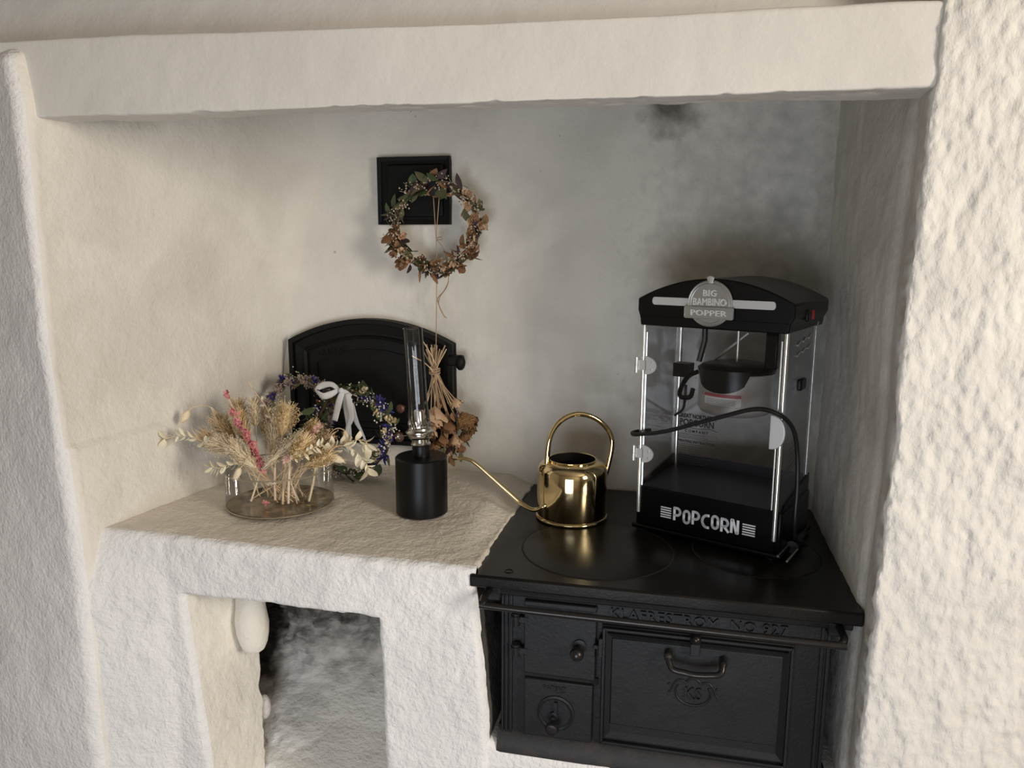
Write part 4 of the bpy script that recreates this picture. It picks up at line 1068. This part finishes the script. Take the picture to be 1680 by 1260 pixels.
GL = {'P': [[(0, 0), (0, 1)], [(0, 1)] + arcp(.25, .70, .38, .30, 90, -90) + [(.0, .40)]],
      'O': [arcp(.33, .70, .30, .30, 0, 180) + arcp(.33, .30, .30, .30, 180, 360) + [(.63, .70)]],
      'C': [[(.66, 1.0)] + arcp(.52, .5, .52, .5, 97, 263, 16) + [(.66, 0)]],
      'R': [[(0, 0), (0, 1)], [(0, 1)] + arcp(.25, .70, .38, .30, 90, -90) + [(.0, .40)], [(.25, .40), (.70, 0)]],
      'N': [[(0, 0), (0, 1), (.12, 1), (.52, 0), (.64, 0), (.64, 1)]]}
tx0, tx1 = 0.055, 0.251
b = MB(); lw = 0.0033
xx = 0.0835; cwid = (0.2215 - 0.0835) / 7
for i, ch in enumerate('POPCORN'):
    up_ = 0.0008 if i % 2 == 0 else -0.0010
    strokes(GL[ch], .0050 if ch != 'C' else .0052, xx + i * cwid + .0022, 0.038 + up_, cwid * .98, 0.0245, b)
Pn(b, 'popcorn_lettering', 'print_white', smooth=False, fix=False)
b = MB()
for k in range(5):
    z = 0.0400 + k * 0.0050
    for (a, c) in ((tx0, tx0 + .0245), (tx1 - .0265, tx1)):
        b.tube([(a + .001, -0.0019, z), (c - .001, -0.0019, z)], 0.0014, 8)
Pn(b, 'speed_lines', 'print_white')
# posts
for (x, y, nm) in ((0.006, -0.003, 'front_post'), (W_ - .004, -0.003, 'front_post'), (0.004, D_, 'back_post'), (W_ - .002, D_, 'back_post')):
    z0 = 0.040 if nm == 'front_post' else ZB
    Pn(MB().tube([(x, y, z0), (x, y, ZC + .004)], 0.0042, 12), nm, 'alu')
Pn(MB().tube([(W_ - .012, -.003, ZB + .002), (W_ - .012, -.003, ZC - .02)], 0.0016, 8).tube([(0.0125, -.003, ZB + .002), (0.0125, -.003, ZC - .02)], 0.0016, 8), 'door_edge', 'alu')
# panels
def sheetbox(name, a, b_, m): return Pn(MB().box(a, b_), name, m, smooth=False)
sheetbox('door_panel', (0.012, -0.004, ZB - .003), (W_ - .010, -0.0025, ZC - .012), 'acryl')
sheetbox('side_panel', (0.0, 0.002, ZB), (0.0015, D_ - .004, ZC), 'acryl')
side = sheetbox('side_panel', (W_, 0.002, ZB), (W_ + 0.0015, D_ - .004, ZC), 'acryl2')
back = sheetbox('back_panel', (0.008, D_, ZB), (W_ - .006, D_ + .0015, ZC), 'acryl')
# vents and little print on the side panel
for j in range(2):
    for k in range(3):
        y = 0.045 + k * 0.036; z = 0.405 - j * 0.020 + .004 * k
        MB().tube([(W_ + .0018, y, z), (W_ + .0018, y + .017, z + .006)], 0.0022, 6).build('vent', 'alu', side, fix=False)
b = MB()
for k in range(6):
    z = 0.215 - k * .011
    b.tube([(W_ + .0018, .035, z), (W_ + .0018, .095, z + .014)], 0.0005, 4)
b.build('fine_print', 'print_grey', side, fix=False)
Pn(MB().box((W_ + .001, 0.060, 0.318), (W_ + .010, 0.096, 0.340)), 'side_knob', 'blackplast', bevel=0.003)
# maker's print on the back panel
text_front('GREAT NORTHERN', 0.0125, 0.0002, (0.050, D_ - .001, 0.2140), 'printed_letters', 'print_black', back, sx=.80, off=.0006)
text_front('POPCORN', 0.0200, 0.0002, (0.050, D_ - .001, 0.1990), 'printed_letters', 'print_black', back, sx=.85, off=.0006)
text_front('COMPANY', 0.0085, 0.0002, (0.050, D_ - .001, 0.1800), 'printed_letters', 'print_black', back, sx=1.0, spacing=1.5, off=.0003)
b = MB().tube(bez([(0.005, D_ - .001, .194), (0.025, D_ - .001, .189), (0.05, D_ - .001, .187), (.08, D_ - .001, .190), (.098, D_ - .001, .186)], 5), .0007, 4)
b.tube([(0.002, D_ - .001, .174), (.098, D_ - .001, .174)], .00035, 4).tube([(.098, D_ - .001, .174), (.098, D_ - .001, .105)], .00025, 4)
b.build('printed_rules', 'print_grey', back, fix=False)
text_front('OPERATING INSTRUCTIONS', 0.0080, 0.0002, (0.048, D_ - .001, 0.1560), 'printed_letters', 'print_black', back, sx=.92, off=.0002)
b = MB()
rs = random.Random(3)
for z in [.171, .1670, .1635] + [0.1490 - .0048 * k for k in range(10)]:
    x = 0.003
    xe_ = rs.uniform(.062, .094)
    while x < xe_:
        wv = rs.uniform(.003, .009); b.box((x, D_ - .0012, z), (min(x + wv, xe_), D_ - .0008, z + .0011)); x += wv + .0012
b.build('small_print', 'print_grey', back, smooth=False, fix=False)
# cap
out = [(0.000, ZC - .006), (W_ + 0.000, ZC - .006), (W_ + .002, ZC + .010), (W_ + .009, ZC + .024), (W_ + .009, ZC + 0.047)]
for k in range(1, 18):
    t = k / 18; x = (W_ + .009) + (-0.007 - (W_ + .009)) * t; out.append((x, ZC + 0.047 + 0.042 * (1 - (2 * t - 1) ** 2)))
out += [(-0.007, ZC + 0.047), (-0.007, ZC + .024), (-0.002, ZC + .010)]
cap = Pn(MB().prism(out, -0.010, D_ + 0.040, lambda a, b_, d: Vector((a, d, b_))), 'top_cover', 'blackcap', bevel=0.003, angle=25)
MB().box((0.000, -0.0125, ZC + .010), (W_, -0.0095, ZC + .0125)).build('groove_moulding', 'blackcap', cap)
bar = [(0.026, ZC + .0365)]
bo = []
for (cx_, a0_, a1_) in ((W_ - 0.030, -90, 90), (0.030, 90, 270)):
    for k in range(9): a = R(a0_ + (a1_ - a0_) * k / 8); bo.append((cx_ + .005 * math.cos(a) * 1.0, ZC + .0435 + .0075 * math.sin(a)))
MB().prism(bo, -0.0125, -0.009, lambda a, b_, d: Vector((a, d, b_))).build('silver_bar', 'silver', cap, smooth=False)
# badge
bx, bz, br = 0.1440, ZC + 0.043, 0.0435
bd = MB().lathe([(br, 0), (br, .004), (br - .0015, .005), (0.0001, .005)], (bx, -0.0125, bz), 64, mt=ym).build('badge', 'badge', cap, angle=30)
for q in (br - .0025, br - .0065):
    MB().tube([(bx + q * math.cos(2 * PI * k / 56), -0.0178, bz + q * math.sin(2 * PI * k / 56)) for k in range(56)], .0013, 6, closed=True).build('badge_ring', 'badge', bd) if False else None
b = MB()
for q in (br - .0020, br - .0062):
    b.tube([(bx + q * math.cos(2 * PI * k / 56), -0.0178, bz + q * math.sin(2 * PI * k / 56)) for k in range(56)], .0013, 6, closed=True)
# rounded banner
rw, rh, q = 0.0475, 0.0105, .003
bo = []
for (sx_, sz_, a0_) in ((1, 1, 0), (-1, 1, 90), (-1, -1, 180), (1, -1, 270)):
    for k in range(5): a = R(a0_ + 90 * k / 4); bo.append((bx + sx_ * (rw - q) + q * math.cos(a), bz - .0175 + sz_ * (rh - q) + q * math.sin(a)))
b.prism(bo, -0.0215, -0.0170, lambda a, b_, d: Vector((a, d, b_)))
b.tube([(x, -.0218, z) for x, z in bo], .0009, 5, closed=True)
for k in range(5):
    a = R(90 + (k - 2) * -17); b.tube([(bx + .0035 * math.cos(a) * 1.2, -.0185, bz + br - .006), (bx + .011 * math.cos(a), -.0185, bz + br - .006 + .0135 * math.sin(a))], [.0013, .0018], 6)
b.build('badge_relief', 'badge', cap)
text_front('BIG', .0165, .0020, (bx, -0.0182, bz + .0190), 'badge_letters', 'badge_hi', cap, sx=1.0, off=.0004, spacing=1.1)
text_front('BAMBINO', .0190, .0020, (bx, -0.0182, bz + .0025), 'badge_letters', 'badge_hi', cap, sx=.78, off=.0003)
text_front('POPPER', .0150, .0018, (bx, -0.0222, bz - .0178), 'badge_letters', 'badge_hi', cap, sx=1.32, off=.0002, spacing=1.05)
# switches on the cover's right end
MB().box((W_ + .007, 0.062, ZC + .012), (W_ + .013, 0.092, ZC + .034)).build('switch', 'blackplast', cap, bevel=.002)
MB().box((W_ + .009, 0.088, ZC + .014), (W_ + .014, 0.104, ZC + .032)).build('red_switch', 'red', cap, bevel=.002)
# hinges
for z in (0.349, 0.166):
    o_ = [(0.004, z + .0035), (0.012, z + .0035 + .012)] + [(0.018 + .018 * math.cos(R(a)), z + .0185 * math.sin(R(a))) for a in range(90, -91, -15)] + [(0.012, z - .0035 - .012), (0.004, z - .0035)]
    h = MB().prism([(0.012 + .024 * max(0, math.cos(R(a))), z + .0185 * math.sin(R(a))) for a in range(90, -91, -15)], -0.0075, -0.0045, lambda a, b_, d: Vector((a, d, b_)))
    h.box((-0.002, -0.0075, z - .010), (0.014, -0.005, z + .010))
    ho = Pn(h, 'hinge', 'silver', smooth=False)
    MB().lathe([(0.0045, -.0155), (0.0045, -.0008), (0.0038, 0), (0.0045, .0008), (0.0045, .0155)], (-0.006, -0.0085, z), 14).build('hinge_barrel', 'alu', ho)
    for dz in (-.007, .007): MB().lathe([(0.0022, 0), (0.0018, .0015), (0.0001, .002)], (0.026, -0.0075, z + dz), 12, mt=ym).build('rivet', 'alu', ho)
# grip
Pn(MB().prism([(0.268 + .028 * max(0, math.cos(R(a))) ** .8, 0.249 + .0325 * math.sin(R(a))) for a in range(90, -91, -12)], -0.013, -0.0045, lambda a, b_, d: Vector((a, d, b_))), 'door_grip', 'silver', bevel=.002, smooth=False)
# kettle
kx, ky_, kz0, kz1, kr = 0.160, 0.105, 0.252, 0.338, 0.0735
ket = Pn(MB().lathe([(0.0001, kz0), (kr - .018, kz0), (kr - .006, kz0 + .004), (kr, kz0 + .014), (kr, kz1 - .004), (kr + .002, kz1), (kr - .002, kz1 + .002), (0.0001, kz1 + .002)], (kx, ky_, 0), 48), 'kettle', 'steel', angle=50)
MB().lathe([(kr + .002, kz1 + .001), (kr + .003, kz1 + .006), (kr - .006, kz1 + .013), (kr - .02, kz1 + .017), (0.0001, kz1 + .019)], (kx, ky_, 0), 40).build('kettle_lid', 'blackplast', ket)
fl = []
for k in range(13):
    a = R(222 + 86 * k / 12); fl.append(a)
b = MB(); vs = []
for a in fl:
    t = (a - fl[0]) / (fl[-1] - fl[0]); low = .036 * math.sin(PI * min(1, max(0, t * 1.02))) ** .35
    vs += [(kx + (kr + .003) * math.cos(a), ky_ + (kr + .003) * math.sin(a), kz1 + .008), (kx + (kr + .004) * math.cos(a), ky_ + (kr + .004) * math.sin(a), kz1 - low)]
b.add(vs, [(2 * i, 2 * i + 2, 2 * i + 3, 2 * i + 1) for i in range(12)])
b.build('lid_flap', 'blackplast', ket)
for (z0, z1, m_, nm) in ((kz1 - .060, kz1 - .038, 'label', 'kettle_label'), (kz1 - .044, kz1 - .038, 'redlabel', 'label_stripe')):
    vs = []; rr = kr + (.0006 if m_ == 'label' else .0010)
    for k in range(11):
        a = R(238 + 60 * k / 10); vs += [(kx + rr * math.cos(a), ky_ + rr * math.sin(a), z0), (kx + rr * math.cos(a), ky_ + rr * math.sin(a), z1)]
    MB().add(vs, [(2 * i, 2 * i + 2, 2 * i + 3, 2 * i + 1) for i in range(10)]).build(nm, m_, ket)
b = MB()
for z in (kz1 - .049, kz1 - .052, kz1 - .055, kz1 - .058):
    b.tube([(kx + (kr + .0009) * math.cos(R(a)), ky_ + (kr + .0009) * math.sin(R(a)), z) for a in range(242, 294, 6)], .0004, 3)
b.build('label_lines', 'print_grey', ket, fix=False)
Pn(MB().box((0.034, 0.080, 0.318), (0.068, 0.110, 0.346)).tube(bez([(0.082, .095, .330), (0.072, .070, .322), (0.066, .050, .300), (0.070, .040, .285), (.086, .050, .284), (.088, .06, .30)], 5), .005, 8), 'kettle_bracket', 'blackplast', bevel=.002)
Pn(MB().tube([(0.092, 0.10, ZC), (0.092, 0.10, 0.395), (0.084, 0.095, 0.352)], 0.006, 10), 'power_lead', 'cord')
Pn(MB().box((0.222, 0.080, 0.350), (0.246, 0.100, ZC)), 'drive_arm', 'blackplast', bevel=.003)
Pn(MB().box((0.100, 0.082, ZC - .012), (0.250, 0.130, ZC - .002)), 'drive_housing', 'blackcap', bevel=.002)
Pn(MB().tube([(0.105, .12, .352), (0.175, .12, .415)], 0.003, 8), 'stay_rod', 'steel')
Pn(MB().tube([(kx, ky_, kz1 + .015), (kx, ky_, ZC)], 0.0022, 8), 'stirrer_shaft', 'steel')
Pn(MB().ball((0.062, 0.03, ZC - .004), .008, 12, 8, (1, 1, .8)), 'pilot_lamp', 'red')
Pn(MB().tube(bez([(0.060, .09, .300), (0.055, .10, .270), (0.030, .15, .235), (0.004, .17, .215)], 6), .003, 8), 'kettle_lead', 'cord')
# power cord: wraps the left post, crosses the door, drops at the right side to the plug
cp = [(0.012, 0.030, 0.208), (-0.006, 0.012, 0.207), (-0.010, -0.010, 0.207), (0.006, -0.019, 0.208), (0.069, -0.019, 0.224), (0.168, -0.019, 0.263), (0.242, -0.019, 0.290), (0.285, -0.016, 0.284), (0.304, 0.010, 0.255), (0.309, 0.030, 0.205), (0.311, 0.038, 0.140), (0.310, 0.042, 0.070), (0.309, 0.062, 0.030), (0.318, 0.085, 0.016), (0.325, 0.078, 0.013)]
cordo = Pn(MB().tube(bez(cp, 8), 0.0042, 10), 'power_cord', 'cord')
pz = SZ + .014
for (qa, qb) in (((1276, 913), (1297, 890)), ((1291, 921), (1308, 901))):
    MB().tube([at(*qa, 2, pz), at(*qb, 2, pz)], .0023, 10).build('plug_pin', 'alu', cordo, world=True, label='metal plug pin')
MB().tube([at(1299, 898, 2, pz), at(1306, 889, 2, pz), at(1318, 874, 2, pz)], [.0125, .0115, .007], 14).build('plug', 'cord', cordo, world=True)

# ------------------------------------------------------------------ glass bowl
vx, vy, vr = -0.853, 0.262, 0.115
vz = shelf_z(vx, vy - .05) + 0.0015
bowl = thing('glass_bowl', (vx, vy, vz), 'wide clear glass bowl on the shelf holding the dried flowers', 'bowl')
VH = 0.086
MB().lathe([(0.0001, 0.0), (vr - .012, 0.0), (vr - .004, .003), (vr, .010), (vr, VH)], n=72, close=False).build('glass_wall', 'vaseglass', bowl, fix=False)
MB().tube([(vr * math.cos(2 * PI * k / 72), vr * math.sin(2 * PI * k / 72), VH) for k in range(72)], .0019, 8, closed=True).build('rim', 'rimglass', bowl)
MB().lathe([(0.0001, .0015), (vr - .014, .0015), (vr - .005, .005), (vr - .003, .009), (vr - .010, .0075), (0.0001, .0065)], n=64).build('thick_base', 'vasebase', bowl)
MB().tube([((vr - .001) * math.cos(2 * PI * k / 64), (vr - .001) * math.sin(2 * PI * k / 64), .0065) for k in range(64)], .0016, 6, closed=True).build('foot_ring', 'rimglass', bowl)

b = MB(); rq = random.Random(9)
for k in range(60):
    q = vr * .86 * math.sqrt(rq.random()); a = rq.uniform(0, 2 * PI); L_ = rq.uniform(.006, .02); d_ = rq.uniform(-.25, .25)
    p0 = Vector((q * math.cos(a), q * math.sin(a), .0072)); dd = Vector((math.cos(d_), math.sin(d_), 0)) * L_ / 2
    b.tube([p0 - dd, p0 + dd], .0006, 4)
b.build('base_reflections', 'brass', bowl, fix=False)['kind'] = 'stuff'  # bright dashes modelled in place of stems reflected in the glass base

# ------------------------------------------------------------------ dried flowers in the bowl, each one lifted out on its own
FZ = vz + 0.010
GRP = 'dried flowers in the glass bowl'
def inside(rs_, k=.055):
    a = rs_.uniform(0, 2 * PI); q = rs_.uniform(0, k); return Vector((vx + q * math.cos(a), vy + q * math.sin(a) * .8, FZ))
rs = random.Random(77)
def foot_of(p, rs_):
    """foot of a stem: on the bowl's floor, leaning from the far side of the middle"""
    d = Vector((p.x - vx, p.y - vy, 0)); 
    if d.length > 1e-4: d.normalize()
    return Vector((vx - d.x * rs_.uniform(.0, .045) + rs_.uniform(-.03, .03), vy - d.y * .02 + rs_.uniform(-.03, .02), FZ + rs_.uniform(0, .012)))
def through(p, f):
    """middle point kept inside the rim"""
    d = Vector((p.x - vx, p.y - vy, 0)); L = d.length
    q = d * (min(L, vr * .72) / max(L, 1e-4)); return Vector((vx + q.x, vy + q.y, vz + VH + .012))
def stemmed(name, px, py, yy, head, m_head, hl, label, cat='dried flower', stem_m='stalk', dirv=None, hr=0, part='flower_head', group=None):
    """head meets the stem at the pixel; dirv = way the head points"""
    p = at(px, py, 1, yy); f = foot_of(p, rs)
    root = thing(name, f, label, cat, group)
    md = through(p, f)
    d = Vector(dirv).normalized() if dirv is not None else (p - md).normalized()
    MB().tube(bez([f, f.lerp(md, .5), md, md.lerp(p, .6) + Vector((0, 0, .002)), p + d * .004], 4), 0.0012, 5).build('stem', stem_m, root, world=True)
    put(head, part, root, aim(p - f, d, rs.uniform(0, 6), 1.0))
    return root
# wheat-like bunny tails
bt1 = bunny_mesh('bunny_tail', 'straw_pale', .036, .017, 1); bt2 = bunny_mesh('bunny_tail_small', 'straw_pale', .026, .012, 2)
def nodding(name, pts, yy, me, label, stem_m='straw'):
    """stem follows photo points at its depth from the rim outwards; head hangs at the end"""
    P = [at(x, y, 1, yy) for x, y in pts]; f = foot_of(P[0], rs); root = thing(name, f, label, 'dried flower')
    MB().tube(bez([f, f.lerp(through(P[0], f), .6)] + [through(P[0], f)] + P, 5), .0009, 5).build('stem', stem_m, root, world=True)
    d = (P[-1] - P[-2]).normalized(); return root, P[-1] - f, d
r0, e, d = nodding('bunny_tail_grass', [(360, 700), (345, 668), (320, 667), (310, 674)], .235, bt1, 'pale bunny tail grass head drooping far out at the bowl\'s upper left')
put(bt1, 'seed_head', r0, aim(e, at(293, 700, 1, .235) - at(310, 674, 1, .235), 0, 1.0))
r0, e, d = nodding('bunny_tail_grass', [(410, 750), (400, 762), (394, 768)], .15, bt2, 'pale bunny tail grass head drooping over the bowl rim at front left')
put(bt2, 'seed_head', r0, aim(e, at(383, 791, 1, .15) - at(394, 768, 1, .15), 0, 1.15))
r0, e, d = nodding('bunny_tail_grass', [(520, 740), (548, 705), (566, 706), (569, 710)], .25, bt1, 'pale bunny tail grass head standing right of the bowl before the ribbon')
put(bt1, 'seed_head', r0, aim(at(573, 733, 1, .25) - r0.location, at(566, 708, 1, .25) - at(573, 733, 1, .25), 0, 1.0))
stemmed('bunny_tail_grass', 540, 748, .22, bt1, None, 0, 'pale bunny tail grass head pointing right, low beside the bowl rim', dirv=at(572, 758, 1, .22) - at(540, 746, 1, .22), part='seed_head')
for i, (x, y, sx_, lab) in enumerate([(420, 700, -.1, 'fluffy cream grass plume standing tallest in the middle of the bowl'), (404, 712, -.3, 'fluffy cream grass plume just left of the pink sprig'), (435, 715, .1, 'fluffy tan grass plume just right of the bowl middle')]):
    me = plume_mesh('fluffy_plume', 'straw_pale' if i != 2 else 'straw', .066, .021, 380, 10 + i, .5, .45, .0005)
    stemmed('pampas_plume', x, y, .265 + .01 * i, me, None, 0, lab, dirv=(sx_, .1, 1), part='plume')
# golden broom blooms
specs = [(462, 715, .24, (.25, .05, 1), .072, .030, 'gold', 'golden broom bloom standing upright in the right half of the bowl'),
         (430, 770, .19, (.85, 0, .75), .120, .017, 'straw_pale', 'long pale grass plume sweeping right from the bowl front'),
         (500, 765, .20, (.9, 0, .45), .072, .020, 'gold', 'golden bloom lying over the right bowl rim'),
         (490, 735, .26, (.75, 0, .9), .075, .022, 'gold', 'brownish golden bloom high at the right of the bowl'),
         (398, 745, .19, (-1, 0, .35), .075, .027, 'straw_pale', 'broad pale seed bloom spreading left over the bowl rim'),
         (385, 720, .25, (-.75, 0, .7), .070, .022, 'straw', 'tan grass bloom leaning left in the bowl'),
         (372, 742, .23, (-1, .1, .55), .080, .024, 'straw', 'tan bloom fanning out low at the left rim'),
         (395, 708, .285, (-.2, .2, 1), .075, .026, 'straw', 'tan grass bloom at the back left of the bowl'),
         (445, 745, .27, (.0, .2, 1), .085, .026, 'straw_pale', 'pale bloom filling the back middle of the bowl'),
         (478, 752, .18, (.6, -.2, .6), .070, .024, 'gold', 'orange-tan bloom in front of the brownish one'),
         (505, 742, .25, (.8, 0, .55), .072, .022, 'straw', 'tan bloom just above the right rim'),
         (420, 768, .17, (-.6, -.2, .7), .075, .022, 'straw_pale', 'pale short plume at the front rim left of centre'),
         (408, 728, .23, (-.35, 0, 1), .075, .022, 'gold', 'tan golden plume behind the pink sprig')]
for i, (x, y, yy, d, L, Wd, m, lab) in enumerate(specs):
    me = plume_mesh('bloom', m, L, Wd, 420, 40 + i, .75, .25, .0005, beads=.0013)
    stemmed('dried_bloom', x, y, yy, me, None, 0, lab, dirv=d, part='bloom', stem_m='straw')
# pink larkspur sprays made of little florets
FLO = [burst_mesh('floret_pink', 'pink', 1, 12, 61, .5, .9), burst_mesh('floret_pale', 'palepink', 1, 12, 62, .5, .9)]
def spray(name, pts, yy, n, size, label, mi=0, gaps=()):
    P = bez([at(x, y, 1, yy) for x, y in pts], 12); f = foot_of(P[0], rs); root = thing(name, f, label, 'dried flower')
    MB().tube(bez([f, through(P[0], f), P[0]], 5)[:-1] + P, .0010, 5).build('stem', 'stalk', root, world=True)
    for k in range(n):
        t = k / (n - 1)
        if any(a < t < b_ for a, b_ in gaps): continue
        p = P[int(t * (len(P) - 1))]; s = size * (1.05 - .35 * t) * rs.uniform(.8, 1.2)
        o = Vector((rs.gauss(0, .3), -abs(rs.gauss(0, .3)), rs.gauss(0, .3))) * size
        put(FLO[mi], 'floret', root, aim(p + o - f, Vector((rs.uniform(-1, 1), -.9, rs.uniform(-.5, 1))), rs.uniform(0, 6), s))
    return root
spray('larkspur_sprig', [(432, 768), (424, 750), (418, 735), (408, 718), (398, 700), (390, 688), (383, 672), (376, 655), (373, 642)], .20, 80, .0095, 'dark pink larkspur sprig rising high from the bowl\'s left half', 0, gaps=((.62, .68), (.76, .88)))
spray('larkspur_sprig', [(470, 750), (492, 728), (510, 712), (527, 698)], .225, 40, .009, 'pale pink flower sprig leaning right among the golden blooms', 1)
# leafy sprigs
def sprig(name, pts, yy, n, size, label, m='creamleaf', spread=.6, foot=True, droop=.3):
    P = bez([at(x, y, 1, yy) for x, y in pts], 10); f = foot_of(P[0], rs) ; root = thing(name, f, label, 'dried flower')
    MB().tube(bez([f, through(P[0], f), P[0]], 5)[:-1] + P, .0008, 5).build('stem', 'straw', root, world=True)
    for k in range(n):
        t = .12 + .88 * k / (n - 1); i = min(len(P) - 2, int(t * (len(P) - 1))); p = P[i]; tg = (P[i + 1] - P[i]).normalized()
        sd = tg.cross(Vector((0, -1, 0))).normalized() * (1 if k % 2 else -1)
        d = tg * .6 + sd * spread + Vector((0, rs.uniform(-.4, .2), rs.uniform(-droop, .2)))
        s = size * rs.uniform(.55, 1.3)
        put(rs.choice(LEAF[m]), 'leaf', root, aim(p - f, d, rs.uniform(-.8, .8), s))
    return root
sprig('leafy_sprig', [(385, 752), (360, 738), (335, 725), (312, 716), (290, 716), (265, 722), (248, 732)], .20, 24, .023, 'bleached leafy sprig reaching furthest left from the bowl')
sprig('leafy_sprig', [(400, 730), (380, 710), (368, 692), (355, 684)], .27, 22, .026, 'bleached leafy sprig with small leaves behind, left of the pink sprig', spread=.8)
sprig('leafy_sprig', [(525, 752), (555, 732), (580, 738), (600, 760), (606, 770)], .22, 18, .027, 'bleached leafy sprig bending down to the shelf right of the bowl')
sprig('leafy_sprig', [(530, 740), (570, 725), (595, 722), (605, 730)], .24, 14, .026, 'bleached leafy sprig pointing right below the ribbon tails')
sprig('leafy_sprig', [(445, 740), (452, 712), (446, 690), (435, 665), (420, 645), (408, 626)], .26, 12, .011, 'thin seed twig rising highest behind the bowl middle', m='creamleaf', spread=1.0)
sprig('leafy_sprig', [(470, 758), (495, 745), (515, 735), (528, 728)], .17, 16, .017, 'curled bleached leaves over the right front of the bowl', droop=.6)
sprig('leafy_sprig', [(400, 762), (378, 762), (360, 768), (345, 765)], .16, 20, .018, 'pale crumpled leaves spilling over the bowl rim at left', droop=.6)
# bare stalks standing in the glass
for i in range(26):
    a = rs.uniform(0, 2 * PI); f = Vector((vx + rs.uniform(-.065, .075), vy + rs.uniform(-.04, .03), FZ + rs.uniform(0, .015)))
    tpt = f + Vector((rs.uniform(-.035, .035), rs.uniform(-.02, .02), rs.uniform(.07, .095)))
    o = MB().tube([f, f.lerp(tpt, .5) + Vector((rs.uniform(-.002, .002), 0, 0)), tpt], rs.choice([.0009, .0013, .0022, .0028]), 6).build('dried_stalk', rs.choice(['stalk', 'straw_pale', 'straw']))
    third = 'left' if f.x < vx - .02 else ('right' if f.x > vx + .03 else 'middle'); mc = {'stalk': 'pinkish', 'straw_pale': 'pale cream', 'straw': 'tan'}[o.data.materials[0].name == 'pinkish_stalk' and 'stalk' or (o.data.materials[0].name == 'pale_straw' and 'straw_pale' or 'straw')]
    tag(o, f'{mc} bare dried stalk standing in the {third} of the glass bowl', 'stalk', f'{mc} stalks in the {third} of the bowl')
# a fallen pink floret on the bowl's floor
o = put(FLO[0], 'fallen_floret', None, aim(Vector((vx - .012, vy - .045, FZ + .004)), (.5, -.5, .5), 0, .010)); tag(o, 'small pink floret fallen to the floor of the glass bowl', 'floret')
